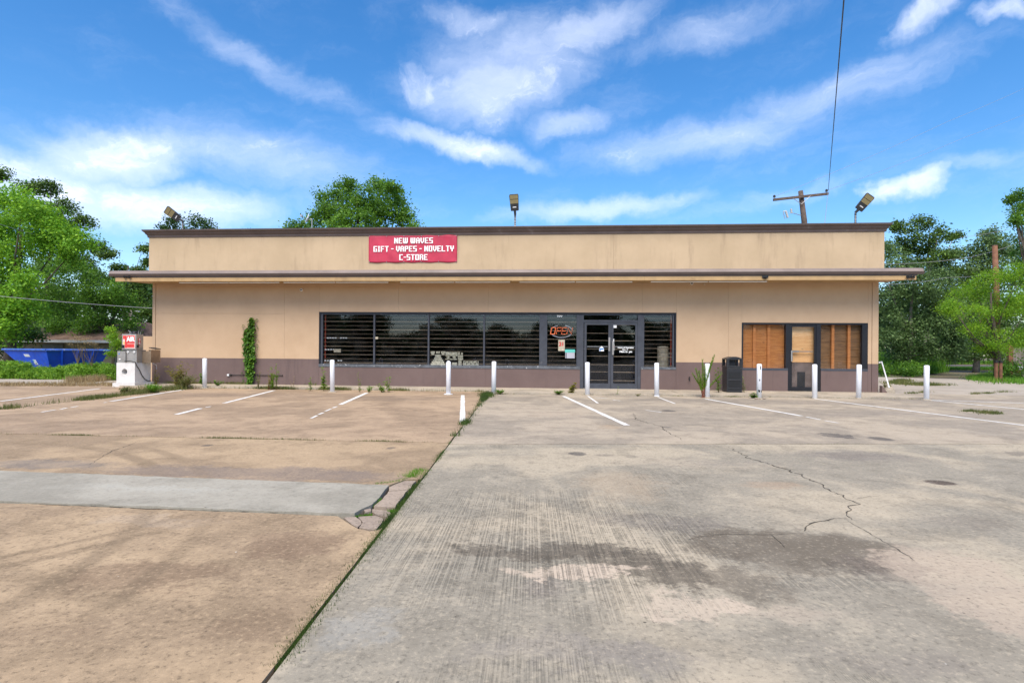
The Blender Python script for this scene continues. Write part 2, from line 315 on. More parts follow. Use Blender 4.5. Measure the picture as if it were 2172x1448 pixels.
def paint_mat():
    m_ = bpy.data.materials.new('worn white paint'); m_.use_nodes = True; t = NT(m_.node_tree)
    pos = t.n('ShaderNodeNewGeometry').outputs['Position']
    d = t.n('ShaderNodeBsdfPrincipled', {'Base Color': t.mix(t.ramp(t.noise(pos, 7, 5, .7), .3, .7), (.55, .52, .47), (.80, .79, .76)), 'Roughness': .7})
    tr = t.n('ShaderNodeBsdfTransparent')
    mk = t.ramp(t.noise(pos, 16, 6, .75), .60, .68, 0, .8)
    mx = t.n('ShaderNodeMixShader', {0: mk, 1: d.outputs[0], 2: tr.outputs[0]}); t.n('ShaderNodeOutputMaterial', {0: mx.outputs[0]}); return m_
M['paint'] = paint_mat()
def stucco(name, ca, cb, streakc, amount, band=None):
    m_ = bpy.data.materials.new(name); m_.use_nodes = True; t = NT(m_.node_tree)
    pos = t.n('ShaderNodeNewGeometry').outputs['Position']
    c = t.mix(t.ramp(t.noise(pos, .7, 6, .65), .3, .7), ca, cb)
    st = t.math('MULTIPLY', t.ramp(t.noise(t.scale(pos, 4.2, 1, .55), 1.0, 7, .68), .50, .72), t.ramp(t.noise(pos, .8, 3), .35, .65, .3, 1))
    c = t.mix(t.math('MULTIPLY', st, amount), c, streakc)
    c = t.mix(t.ramp(t.noise(pos, 11, 5, .75), .64, .78, 0, .16), c, streakc)
    bmp = t.n('ShaderNodeBump', {'Strength': .5, 'Distance': .003, 'Height': t.noise(pos, 90, 4, .7)}).outputs[0]
    b = t.n('ShaderNodeBsdfPrincipled', {'Base Color': c, 'Roughness': .9, 'Specular IOR Level': .2, 'Normal': bmp}); t.n('ShaderNodeOutputMaterial', {0: b.outputs[0]}); return m_
M['beige'] = stucco('beige stucco', (.50, .347, .22), (.56, .395, .255), (.42, .29, .18), .14)
M['beige_up'] = stucco('weathered beige stucco', (.445, .335, .215), (.51, .385, .252), (.34, .25, .165), .7)
M['brownband'] = stucco('brown painted stucco', (.14, .098, .09), (.17, .12, .11), (.11, .08, .078), .6)
M['soffit'] = mat('beige soffit metal', (.46, .30, .14), .55, .1, 2, dirt=((.25, .15, .07), 1.3, .6, .5))
M['brown'] = mat('brown metal trim', (.115, .085, .075), .5, .1, 2, dirt=((.22, .19, .18), 2, .62, .5))
M['brown_hi'] = mat('lighter brown metal', (.235, .185, .165), .5, .1, 1.5, dirt=((.5, .48, .46), 5, .70, .7))  # upper fascia, a lighter brown than the lower one
M['frame'] = mat('grey painted aluminium', (.06, .065, .08), .5, .12, 4, dirt=((.28, .27, .26), 3.5, .64, .5))
M['blackframe_and_shade'] = mat('black aluminium and edge shadow', (.014, .014, .018), .4, .1, 4)  # real black frames, and the painted shadow edge of the first shop window
M['sill'] = mat('pale worn sill', (.12, .13, .145), .6, .2, 6, dirt=((.75, .75, .74), 14, .6, .9))
M['dark'] = mat('unlit interior black', (.006, .0055, .005), .9)  # near black puts the darkness of the unlit room into the colour
M['bar'] = mat('tan painted bar', (.48, .36, .25), .5, .15, 6)
M['redbar'] = mat('rusty red upright', (.30, .05, .025), .7, .2, 9)
M['glass'] = glass_mat('storefront glass'); M['glass2'] = glass_mat('clear storefront glass', .022, (.95, .95, .95))
M['white'] = mat('white paint', (.74, .74, .75), .45, .05, 6, dirt=((.25, .22, .2), 9, .70, .5))
M['bollard'] = mat('white bollard paint', (.88, .89, .92), .9, .03, 4, spec=.15, dirt=((.35, .32, .30), 9, .66, .5))
M['blackplastic'] = mat('black plastic', (.022, .023, .026), .42, .1, 9, .001, 90)
M['black'] = mat('black', (.012, .012, .013), .5)
M['metal'] = mat('galvanised steel', (.42, .42, .43), .45, .1, 8, metal=.6)
M['steel'] = mat('stainless steel', (.40, .375, .35), .38, .1, 5, metal=.5)
M['steelside'] = mat('bronze tinted steel', (.34, .25, .17), .4, .15, 3, metal=.5)
M['led'] = mat('yellow lamp array', (.30, .245, .12), .4, .1, 30)
M['lamphead'] = mat('dark lamp housing', (.045, .048, .052), .45)
M['red'] = mat('red vinyl', (.50, .034, .075), .5, .08, 3)
M['signred'] = mat('red sign print', (.68, .05, .045), .5, .12, 8)
M['pinkish'] = mat('faded pale print', (.85, .55, .50), .5, .05, 8)
M['yellowprint'] = mat('yellow print', (.85, .55, .2), .5, .05)
M['neon'] = mat('unlit orange neon tube', (1.0, .21, .06), .35, .05)
M['neonring'] = mat('unlit grey neon tube', (.45, .45, .50), .35, .05)
M['print'] = mat('white print', (.85, .85, .84), .6, .03)
M['paper'] = mat('aged paper', (.55, .48, .36), .8, .15, 12)
M['teal'] = mat('teal print', (.12, .55, .47), .6, .05)
M['blueprint'] = mat('blue print', (.05, .22, .6), .6, .05)
M['concretewhite'] = mat('white painted concrete', (.66, .64, .62), .8, .06, 5, .004, 40, dirt=((.30, .26, .23), 8, .63, .75))
M['stone'] = mat('pale display print', (.72, .68, .52), .8, .2, 20, col2=(.34, .31, .23))
def ply(name, ca, cb):
    m_ = bpy.data.materials.new(name); m_.use_nodes = True; t = NT(m_.node_tree)
    pos = t.n('ShaderNodeNewGeometry').outputs['Position']
    gr = t.noise(t.scale(pos, 1.1, 1, 11), 1.6, 6, .62, 1.6)
    c = t.mix(t.ramp(gr, .35, .65), ca, cb)
    c = t.mix(t.ramp(t.noise(t.scale(pos, 1, 1, 2.0), 5, 3, .6, .5), .66, .74, 0, .7), c, tuple(x*.22 for x in ca))
    b = t.n('ShaderNodeBsdfPrincipled', {'Base Color': c, 'Roughness': .6}); t.n('ShaderNodeOutputMaterial', {0: b.outputs[0]}); return m_
M['ply'] = ply('orange plywood', (.36, .125, .026), (.52, .21, .05)); M['ply2'] = ply('dark weathered boards', (.15, .075, .028), (.25, .13, .05)); M['ply3'] = ply('pale plywood', (.72, .38, .15), (.85, .52, .24))
M['stud'] = ply('timber stud', (.42, .15, .035), (.56, .22, .06)); M['film'] = mat('grey brown film', (.20, .15, .13), .5, .2, 3)
M['wood'] = mat('weathered pole timber', (.12, .088, .072), .85, .2, 6, .01, 30); M['woodred'] = mat('reddish timber', (.20, .09, .05), .8, .2, 5)
M['greywood'] = mat('grey fence board', (.24, .21, .19), .85, .15, 5); M['bark'] = mat('bark', (.10, .08, .06), .9, .2, 6, .02, 20); M['palebark'] = mat('pale bark', (.26, .23, .2), .9, .2, 6)
M['wire'] = mat('cable', (.05, .05, .055), .6); M['palewire'] = mat('pale cable', (.30, .30, .31), .6)
M['blue'] = mat('blue painted steel', (.012, .11, .78), .5, .12, 1.5, dirt=((.20, .27, .5), 3, .66, .5)); M['bluerim'] = mat('scuffed blue rim', (.05, .12, .45), .5, .2, 6, dirt=((.5, .52, .55), 5, .58, .6))
M['roof'] = mat('brown shingles', (.20, .125, .09), .9, .25, 3, .01, 30); M['housewall'] = mat('tan house wall', (.28, .235, .15), .9, .1, 1); M['gutter'] = mat('pale gutter', (.45, .47, .47), .5)
M['curtain'] = mat('grey shed wall', (.20, .20, .18), .9)
M['lf_lime'] = leaf_mat('lime leaves', (0.090, 0.232, 0.015), (0.187, 0.403, 0.027), (0.326, 0.558, 0.037)); M['lf_green'] = leaf_mat('green leaves', (0.050, 0.128, 0.013), (0.099, 0.223, 0.019), (0.184, 0.351, 0.032))
M['lf_dark'] = leaf_mat('dark leaves', (0.022, 0.057, 0.011), (0.048, 0.109, 0.017), (0.085, 0.172, 0.028), .25); M['lf_oak'] = leaf_mat('grey green oak leaves', (0.063, 0.116, 0.034), (0.121, 0.201, 0.058), (0.199, 0.309, 0.106), .25)
M['lf_pine'] = leaf_mat('pine needles', (0.034, 0.078, 0.012), (0.089, 0.169, 0.023), (0.150, 0.247, 0.036), .2); M['lf_lime2'] = leaf_mat('yellow green leaves', (0.092, 0.216, 0.009), (0.174, 0.349, 0.016), (0.306, 0.462, 0.032), .4)
M['lf_weed'] = leaf_mat('weed leaves', (0.082, 0.195, 0.012), (0.150, 0.312, 0.021), (0.273, 0.429, 0.042), .35, 3); M['lf_yellow'] = leaf_mat('yellowing weed', (.10, .13, .015), (.19, .20, .03), (.34, .28, .05), .3, 4)
M['lf_dry'] = leaf_mat('dry grass', (.22, .15, .07), (.36, .26, .13), (.45, .36, .2), .3, 3); M['lf_vine'] = leaf_mat('vine leaves', (0.040, 0.116, 0.009), (0.075, 0.187, 0.013), (0.150, 0.275, 0.018), .25, 3)
M['stem'] = mat('weed stem', (.14, .11, .04), .8, .2, 9); M['redstem'] = mat('reddish stem', (.20, .07, .04), .8, .2, 9)
M['lf_grass'] = leaf_mat('grass blades', (0.061, 0.169, 0.012), (0.123, 0.286, 0.021), (0.218, 0.364, 0.042), .35, 2)
M['lf_moss'] = leaf_mat('mossy joint grass', (.030, .060, .012), (.065, .115, .02), (.12, .17, .035), .3, 3)
M['lf_gdry'] = leaf_mat('half dry grass blades', (.07, .11, .02), (.14, .16, .04), (.26, .22, .09), .3, 2)
# ------------------------------------------------------------------ the ground
MB().box(-400, 400, -300, 900, -.5, -.08).build('ground', M['ground']); tag(bpy.data.objects['ground'], kind='structure')
def JX(y): return -1.946+(16.31-y)*.0607
def rough_poly(P, amp=.012, step=.35):
    out = []
    for i in range(len(P)):
        a, b = Vector(P[i]), Vector(P[(i+1) % len(P)]); L = (b-a).length; n = max(1, int(min(L, 14)/step)); out.append((a.x, a.y))
        if L > 20: continue
        nrm = Vector((-(b-a).y, (b-a).x)).normalized()
        for k in range(1, n): p = a.lerp(b, k/n)+nrm*random.uniform(-amp, amp); out.append((p.x, p.y))
    return out
lot = empty('parking_lot', (0, 0, 0), kind='structure')
def slab(poly, mt, name='concrete_slab', z=0.0, z0=-.12, amp=.01, step=.35):
    return MB().prism(rough_poly(poly, amp, step), z0, z).build(name, M[mt], lot)
gp = .011
strip_bot = [(-30, 4.45), (-4.45, 4.23), G(715, 1092)]
slab([(-30, -20), (JX(-20)-gp, -20), (JX(3.9)-gp, 3.9), G(800, 1124), G(785, 1126), G(760, 1121), G(745, 1113), G(716, 1094), (-4.45, 4.21), (-30, 4.43)], 'tan_near')
slab([(-30, 4.45), (-4.45, 4.23), G(715, 1091), G(752, 1091), G(767, 1082), G(788, 1073), G(804, 1058), G(825, 1031), (-5.55, 5.27), (-30, 6.0)], 'grey_strip', z=.012, amp=.016, step=.12)
slab([(-30, 6.03), (-5.55, 5.29), G(826, 1028), G(858, 1017), (JX(5.42)-gp, 5.42), (JX(7.56)-gp, 7.56), (-30, 7.54)], 'tan_mid')
p0, p1 = Vector(G(0, 868)), Vector(G(372, 826)); dj = (p1-p0)/(p1.y-p0.y)
q = lambda y: (p0.x+dj.x*(y-p0.y), y)
slab([q(7.60), (JX(7.6)-gp, 7.6), (JX(17.13)-gp, 17.13), (q(17.13)[0], 17.13)], 'tan_far')
a, b = q(7.6), q(17.13)
slab([(-60, 7.6), (a[0]-.04, 7.6), (b[0]-.04, 17.13), (-14.2, 17.9), (-60, 19.5)], 'tan_far')
rj = lambda x: 7.454+(x+1.39)*.128
slab([(JX(-20)+gp, -20), (40, -20), (40, rj(40)-.02), (JX(7.45)+gp, rj(-1.39)-.02)], 'grey_near')
slab([(JX(7.48)+gp, rj(-1.39)+.02), (40, rj(40)+.02), (40, 18.6), (10.3, 18.6), (10.3, 16.40), (JX(16.4)+gp, 16.40)], 'grey_far')
for P in [[(826, 1032), (858, 1019), (882, 1019), (867, 1037), (825, 1040)], [(824, 1042), (865, 1039), (845, 1064), (838, 1076), (793, 1073), (812, 1058)],
          [(790, 1076), (826, 1080), (829, 1086), (822, 1092), (803, 1090), (789, 1082)], [(772, 1081), (786, 1078), (787, 1084), (775, 1087)],
          [(729, 1095), (753, 1093), (765, 1101), (767, 1108), (758, 1116), (747, 1110)], [(760, 1094), (797, 1092), (813, 1098), (810, 1107), (798, 1120), (784, 1121), (762, 1117), (770, 1106)]]:
    PP = rough_poly([G(*p) for p in P], .006, .08); zz = random.uniform(-.012, .004)
    MB().prism(PP, -.1, zz).build('concrete_piece', M['block'], lot, bevel=0)
# walk along the store front
MB().prism(rough_poly([(-13.95, 17.15), (JX(17)+.0, 17.15), (JX(17), 18.62), (-13.95, 18.62)], .006, .5), -.1, .05).build('walk_slab', M['walk'], lot, bevel=0)
MB().prism(rough_poly([(JX(17)+.01, 16.42), (3.6, 16.42), (3.6, 18.62), (JX(17)+.01, 18.62)], .006, .5), -.1, .045).build('walk_slab', M['walk'], lot)
MB().prism(rough_poly([(3.612, 16.42), (10.29, 16.42), (10.29, 18.62), (3.612, 18.62)], .006, .5), -.1, .045).build('walk_slab', M['walk'], lot)
MB().box(-30, 40, -20, 18, -.3, -.06).build('joint_soil', M['soil'], lot)
# drive, verge, road on the right; dirt on the left
def sheet(name, P, z, mt, amp=.15, step=1.0): o = MB().prism(rough_poly(P, amp, step), z-.15, z).build(name, M[mt]); return tag(o, kind='structure')
sheet('gravel_drive', [(10.35, 18.65), (40.5, 18.65), (60, 30), (70, 52), (50, 55), (36, 40), (22, 30), (15, 33), (10.35, 36)], -.012, 'drive')
sheet('road', [(-30, 64), (140, 64), (140, 71), (-30, 71)], -.008, 'asphalt', .02, 5)
sheet('dirt_verge', [(-60, 19.6), (-14.25, 18.0), (-14.0, 19.2), (-14.0, 22), (-60, 24)], -.012, 'drive')
# markings
def ribbon(pts, wds, z=.004):
    mb = MB(); pts = [Vector(p) for p in pts]; L = []
    for i, p in enumerate(pts):
        d = (pts[min(i+1, len(pts)-1)]-pts[max(i-1, 0)]).normalized(); nrm = Vector((-d.y, d.x)); wd = wds[i] if isinstance(wds, (list, tuple)) else wds
        L.append((p+nrm*wd/2, p-nrm*wd/2))
    for (a, b), (c, d) in zip(L, L[1:]): mb.add([(a.x, a.y, z), (b.x, b.y, z), (d.x, d.y, z), (c.x, c.y, z)], [(0, 1, 2, 3)])
    return mb
stripes = [[((0, 851), (212, 824))], [((388, 826.5), (235, 851)), ((226, 853), (220, 854)), ((165, 861.5), (150, 864)), ((142, 865), (128, 868)), ((118, 869), (88, 874))],
    [((581, 828), (475, 855)), ((447, 862), (436, 864)), ((425, 866), (374, 879))], [((778, 833), (722, 858)), ((715, 862), (706, 865)), ((702, 867), (690, 872)), ((686, 875), (676, 879)), ((673, 881), (660, 887))],
    [((981.5, 838), (981, 896))], [((1195, 840), (1330, 902))], [((1497, 846), (1700, 882)), ((1710, 884), (1740, 890)), ((1750, 892), (1778, 897))], [((1727, 845.5), (2172, 902), (2400, 931))],
    [((1965, 848), (2172, 868), (2400, 890))], [((1975, 848), (2172, 855))], [((1247, 840), (1268, 855))], [((1395, 842), (1432, 856))], [((1262, 843), (1290, 845)), ((1300, 848), (1315, 850))], [((1370, 870), (1402, 874))]]
for S in stripes:
    mb = MB()
    for seg in S:
        P = [Vector(G(*p)) for p in seg]; Q = []
        for a, b in zip(P, P[1:]):
            n = max(2, int((b-a).length/.25)); Q += [a.lerp(b, k/n) for k in range(n)]
        Q.append(P[-1]); small = (P[-1]-P[0]).length < .5 or len(S) == 1 and S[0][0][0] in (1247, 1395, 1262, 1370)
        r_ = ribbon(Q, [(.055 if small else .105)*random.uniform(.88, 1.08) for _ in Q]); mb.add(r_.v, r_.f)
    mb.build('parking_stripe', M['paint'], lot, fix=False)
def crack(px, w0=.012, jit=.02):
    P = [Vector(G(*p)) for p in px]; Q = []
    for a, b in zip(P, P[1:]):
        n = max(2, int((b-a).length/.04)); nrm = Vector((-(b-a).y, (b-a).x)).normalized(); off = 0
        for k in range(n):
            off = off*.7+random.uniform(-jit, jit); Q.append(a.lerp(b, k/n)+nrm*off*min(1, k/2))
    n = len(Q); ribbon(Q, [w0*random.uniform(.25, 1.3)*(.4+.6*math.sin(PI*i/n)) for i in range(n)], .003).build('crack', M['crack'], lot, fix=False)
crack([(1545, 948), (1600, 975), (1650, 990), (1700, 1008), (1760, 1040), (1790, 1050), (1808, 1062), (1806, 1080), (1795, 1092), (1795, 1104)], .016, .03)
crack([(1795, 1098), (1770, 1099), (1735, 1106), (1710, 1116), (1706, 1130)], .012, .012); crack([(1706, 1130), (1620, 1134), (1540, 1132), (1450, 1144)], .006, .008)
crack([(1635, 1133), (1655, 1150), (1672, 1165)], .008, .006); crack([(1797, 1104), (1830, 1122), (1850, 1135), (1950, 1195)], .006, .008); crack([(1815, 1058), (1850, 1052), (1880, 1054)], .005, .006)
crack([(1343, 876), (1352, 890), (1400, 903), (1420, 918), (1452, 934)], .014, .02); crack([(1730, 885), (1790, 892), (1900, 905)], .006, .01)
crack([(40, 1066), (200, 1074), (470, 1084), (600, 1088)], .012, .01)
crack([(190, 985), (240, 955), (300, 934)], .008, .012)
# ------------------------------------------------------------------ grass blades
def blades(n, posfn, h, wd, lean=.5):
    V = np.empty((n, 3, 3), np.float32)
    P = np.array([posfn() for _ in range(n)], np.float32)
    ang = RNG.uniform(0, 2*PI, n); hh = h*RNG.uniform(.35, 1.15, n); wv = wd*RNG.uniform(.6, 1.3, n)
    V[:, 0] = P; V[:, 1] = P; V[:, 0, 0] -= wv/2*np.cos(ang); V[:, 0, 1] -= wv/2*np.sin(ang); V[:, 1, 0] += wv/2*np.cos(ang); V[:, 1, 1] += wv/2*np.sin(ang)
    a2 = RNG.uniform(0, 2*PI, n); V[:, 2] = P; V[:, 2, 0] += hh*lean*np.cos(a2)*RNG.uniform(0, 1, n); V[:, 2, 1] += hh*lean*np.sin(a2)*RNG.uniform(0, 1, n); V[:, 2, 2] += hh
    return V
def along(pts, spread, dens=None, z=-.02):
    P = [Vector(p) for p in pts]; L = np.array([(b-a).length for a, b in zip(P, P[1:])]); cum = np.cumsum(L)/L.sum()
    def fn():
        while True:
            u = random.random(); i = int(np.searchsorted(cum, u)); i = min(i, len(P)-2); a, b = P[i], P[i+1]; k = random.random(); p = a.lerp(b, k)
            if dens is None or random.random() < dens(p): break
        d = (b-a).normalized(); nrm = Vector((-d.y, d.x)); q_ = p+nrm*random.gauss(0, spread); return (q_.x, q_.y, z)
    return fn
def inpoly(px0, px1, py0, py1, z=0):
    def fn():
        x, y = G(random.uniform(px0, px1), random.uniform(py0, py1)); return (x, y, z)
    return fn
def patches(L):
    def fn():
        a, b, c, d = random.choice(L); u = random.gauss(0, .34); v = random.gauss(0, .30); x, y = G(a+u*c, b+v*d); return (x, y, 0)
    return fn
def grass(name, V, mt): o = quads_mesh(name, V, M[mt], nper=3, loc=tuple(V[0, 0])); return tag(o, kind='stuff')
from mathutils import noise as mnoise
clump = lambda s, lo=.0: (lambda p: max(.03, min(1, (mnoise.noise(Vector((p.x*s, p.y*s, 3)))-lo)*3.0)))
jl = [(JX(y), y) for y in np.linspace(2.15, 16.3, 60)]
V = [blades(5200, along([p for p in jl if p[1] > 8], .045, clump(.9, -.12)), .085, .010), blades(2600, along([p for p in jl if 5 < p[1] < 8.2], .022, clump(1.6, -.1)), .035, .006), blades(15000, along([p for p in jl if p[1] <= 5.3], .014, clump(2.2, .0)), .026, .005), blades(5000, along([p for p in jl if p[1] <= 5.3], .03, clump(1.7, .22)), .035, .006),
     blades(1500, along([(JX(15.0), 15), (JX(16.4)-.0, 16.4)], .10), .12, .012)]
grass('joint_grass', np.concatenate(V), 'lf_moss')
V = [blades(700, along([G(795, 1026), G(840, 1021), G(880, 1008)], .02), .035, .006), blades(900, along([G(868, 1012), G(895, 995)], .05), .05, .007), blades(260, along([G(785, 1071), G(806, 1056)], .02), .035, .006),
     blades(300, along([G(750, 1092), G(790, 1087)], .014), .02, .005), blades(200, along([G(828, 1083), G(838, 1080)], .02), .025, .006), blades(120, along([G(852, 1035), G(872, 1030)], .015), .02, .005)]
grass('crack_grass', np.concatenate(V), 'lf_grass')
V = [blades(2600, along([(-9.5, 7.57), (-1.6, 7.585)], .015, clump(1.1, .0)), .05, .007), blades(900, along([(x, rj(x)) for x in np.linspace(-1.3, 9, 20)], .012, clump(1.3, .1)), .03, .006)]
grass('cross_joint_grass', np.concatenate(V), 'lf_gdry')
V = [blades(3800, along([tuple(p0), tuple(p1)], .10, clump(.8, -.05)), .13, .014), blades(1500, along([G(275, 833), G(400, 824)], .16), .2, .016)]
grass('verge_joint_grass', np.concatenate(V), 'lf_gdry')
V = [blades(5200, along([(-13.3, 17.12), (-2.0, 17.12)], .07, clump(.8, .0)), .12, .014), blades(900, along([(-1.8, 16.40), (10, 16.40)], .05, clump(.9, .2)), .07, .012), blades(900, along([(-13.8, 18.47), (-8, 18.47)], .05, clump(1, .05), z=.05), .12, .015)]
grass('kerb_grass', np.concatenate(V), 'lf_gdry')
V = [blades(15000, patches([(2110+40*k, 803+k*.3, 62, 13) for k in range(6)]+[(2080, 803, 40, 6), (2120, 798, 60, 7), (2170, 808, 60, 9)]), .22, .035)]
grass('verge_grass', np.concatenate(V), 'lf_grass')
V = [blades(12000, inpoly(1868, 1990, 783, 792), .5, .05), blades(14000, patches([(1880, 784, 25, 6), (1905, 783, 40, 6), (1935, 786, 40, 5), (1970, 788, 40, 3)]), 1.3, .06), blades(11000, inpoly(1960, 2130, 781, 784.5), .2, .07), blades(9000, inpoly(1870, 2172, 766, 772), .25, .15)]
grass('lawn_grass', np.concatenate(V), 'lf_grass')
V = [blades(2600, patches([(1900, 812, 40, 4), (1935, 815, 50, 3), (1975, 817, 60, 2), (1915, 808, 30, 3)]), .14, .02), blades(900, patches([(1935, 834, 28, 2), (1960, 832, 20, 3), (2070, 835, 18, 2), (2095, 834, 25, 2), (2130, 831, 30, 2)]), .07, .012), blades(1100, patches([(2060, 872, 30, 2), (2090, 875, 30, 5), (2110, 877, 22, 3)]), .06, .010)]
grass('drive_grass', np.concatenate(V), 'lf_gdry')
V = [blades(2500, inpoly(0, 250, 813, 819), .10, .02), blades(1800, patches([(215, 806, 22, 5), (235, 802, 14, 6), (190, 809, 22, 3), (160, 810, 30, 3)]), .26, .02)]
grass('dry_grass', np.concatenate(V), 'lf_dry')
# ------------------------------------------------------------------ leaf clouds, trees
DM = 3.3
def leafcloud(lobes, dens, size, csize=.28, per=14, flat=1.0, shell=.55, aspect=.6):
    out = []
    for cx, cy, cz, rx, ry, rz in lobes:
        area = (rx*ry+ry*rz+rx*rz)/3*4*PI; nc = max(6, int(area*dens*DM/per))
        d = RNG.normal(size=(nc, 3)); d /= np.linalg.norm(d, axis=1)[:, None]
        rr = (shell+(1-shell)*RNG.uniform(0, 1, nc)**.5)*(1+RNG.normal(0, .07, nc))
        cc = np.array([cx, cy, cz])+d*rr[:, None]*np.array([rx, ry, rz])
        P = np.repeat(cc, per, axis=0)+RNG.normal(0, 1, (nc*per, 3))*np.array([csize, csize, csize*flat*.7])
        nrm = np.repeat(d, per, axis=0)*.6+RNG.normal(0, .6, (nc*per, 3))+np.array([0, 0, .45]); nrm /= np.linalg.norm(nrm, axis=1)[:, None]
        tg = np.cross(nrm, RNG.normal(size=nrm.shape)); tg /= np.linalg.norm(tg, axis=1)[:, None]; bt = np.cross(nrm, tg)
        s = size*RNG.uniform(.55, 1.25, len(P))[:, None]; tg = tg*s/2; bt = bt*s/2*aspect
        out.append(np.stack([P-tg, P+bt*.9-tg*.1, P+tg, P-bt*.9+tg*.1], 1))
    return np.concatenate(out)
def pxlobes(L, Y, dy=1.0, subs=5, sub_r=.5, squash=.8):
    out = []
    for it in L:
        px, py, r = it[:3]; yy = Y+(it[3] if len(it) > 3 else random.uniform(-dy, dy)); c = at(px, py, yy); R = r/F_PX*yy
        out.append((c.x, c.y, c.z, R*.82, R*.82, R*.82*squash))
        for _ in range(subs):
            d = Vector((random.gauss(0, 1), random.gauss(0, 1)-.4, random.gauss(0, 1)+.2)).normalized(); rr = R*sub_r*random.uniform(.6, 1.1)
            k = R*random.uniform(.6, .95); out.append((c.x+d.x*k, c.y+d.y*k, c.z+d.z*k*squash, rr, rr, rr*squash))
    return out
def tree(name, label, base_px, Y, L, lf, dens=14, size=.22, csize=.28, trunk_r=.25, subs=5, sub_r=.5, squash=.8, group=None, bark='bark', per=14, limbs=9, dy=1.2, shell=.55, top=None):
    bx = at(base_px, 745, Y); root = empty(name, (bx.x, Y, 0), label, 'tree', group)
    LB = pxlobes(L, Y, dy, subs, sub_r, squash)
    cz = np.mean([l[2] for l in LB]); cx = np.mean([l[0] for l in LB]); cyy = np.mean([l[1] for l in LB]); zmax = max(l[2] for l in LB); lo = max(.8, min(l[2] for l in LB)*.6)
    mb = MB(); topp = Vector((cx, cyy, (cz*.55+zmax*.45) if top is None else top)); b0 = Vector((bx.x, Y, -.1)); n = 7; path = []
    for k in range(n):
        u = k/(n-1); p = b0.lerp(topp, u); p.x += random.uniform(-.12, .12)*(k > 0); p.x = b0.x+(p.x-b0.x)*u**.6; path.append(p)
    mb.tube(path, [trunk_r*(1.25 if k == 0 else 1)*(1-.8*k/(n-1)) for k in range(n)], 9)
    for l in random.sample(LB, min(limbs, len(LB))):
        e = Vector(l[:3]); u = min(.85, max(.2, (e.z-1.2)/max(.5, zmax)*.75)); s = b0.lerp(topp, u); s.x = b0.x+(s.x-b0.x)*u**.6; mid = s.lerp(e, .5)+Vector((random.uniform(-.3, .3), 0, -.15*(e-s).length*.5))
        mb.tube([s, mid, e], [trunk_r*.36*(1-u*.5), trunk_r*.18, trunk_r*.05], 6)
    mb.build('trunk', M[bark], root, smooth=True, fix=False)
    V = leafcloud(LB, dens, size, csize, per, shell=shell); quads_mesh('crown', V, M[lf], root); return root, len(V)
TOT = 0
def T(*a, **k):
    global TOT
    r, n = tree(*a, **k); TOT += n; return r
# left group
T('pine_tree', 'tall dark pine rising highest at the left edge, behind the lime green tree', 90, 46, [(5, 368, 24), (60, 400, 26), (100, 402, 30), (140, 440, 30), (110, 470, 40), (180, 470, 26), (60, 450, 45), (150, 500, 30), (205, 525, 22), (228, 540, 16), (180, 560, 30), (120, 560, 50)], 'lf_pine', dens=20, size=.23, csize=.22, subs=7, sub_r=.42, squash=.6, shell=.5)
T('pine_tree', 'dark pine with ragged tufts beside the left end of the canopy', 262, 50, [(255, 570, 16), (245, 600, 22), (292, 572, 12), (300, 600, 20), (312, 530, 14), (280, 620, 30), (300, 655, 30), (318, 560, 14), (210, 590, 26), (235, 640, 40)], 'lf_pine', dens=20, size=.23, csize=.22, subs=6, squash=.65)
T('broadleaf_tree', 'dense green tree left of the store, over the brown house roof', 225, 38, [(210, 610, 45), (170, 590, 48), (140, 650, 55), (215, 660, 45), (185, 690, 30), (270, 640, 30), (280, 690, 22), (240, 620, 30), (95, 600, 50), (120, 690, 30)], 'lf_green', dens=19, size=.17, csize=.26, subs=7, sub_r=.45)
T('broadleaf_tree', 'bright lime green tree at the left edge, over the blue dumpster', 20, 30, [(30, 430, 42), (80, 450, 40), (130, 500, 44), (175, 510, 28), (95, 520, 50), (30, 500, 55), (0, 560, 55), (-40, 470, 60), (15, 640, 45), (60, 660, 42), (20, 700, 35), (-40, 620, 60), (60, 600, 30), (150, 540, 25)], 'lf_lime', dens=26, size=.18, csize=.24, subs=8, sub_r=.5, trunk_r=.3)
T('broadleaf_tree', 'dark treetop showing behind the left roof light', 400, 42, [(372, 474, 16), (415, 472, 20), (440, 480, 16), (400, 500, 25), (350, 486, 10), (460, 520, 30), (340, 540, 28)], 'lf_dark', dens=20, size=.18, csize=.22, subs=5)
T('broadleaf_tree', 'big rounded green tree rising behind the middle of the roof', 760, 36, [(735, 415, 34), (700, 430, 30), (775, 420, 34), (820, 420, 34), (845, 445, 30), (790, 460, 50), (720, 460, 46), (675, 470, 28), (640, 485, 24), (860, 470, 26), (885, 490, 18), (620, 495, 16), (740, 395, 14), (800, 393, 14), (833, 400, 14), (760, 500, 70)], 'lf_green', dens=24, size=.19, csize=.22, subs=6, sub_r=.45)
T('broadleaf_tree', 'small tip of a dark tree just over the roof edge left of the big tree', 527, 48, [(524, 492, 9), (535, 500, 14)], 'lf_dark', dens=20, size=.15, csize=.15, subs=3, trunk_r=.12)
T('dark_shrub', 'dark shrubby tree behind the left end of the dumpster', 10, 33, [(10, 715, 30), (50, 712, 22), (-30, 700, 40), (30, 690, 26), (75, 715, 14), (0, 740, 20)], 'lf_dark', dens=20, size=.18, subs=5, trunk_r=.12)
T('dark_shrub', 'dark leafy mass closing the gap behind the brown house roof', 120, 47, [(60, 690, 30), (100, 700, 30), (150, 690, 34), (200, 700, 30), (30, 710, 26), (120, 725, 24), (80, 730, 22), (240, 700, 28)], 'lf_dark', dens=20, size=.24, subs=5, trunk_r=.12)
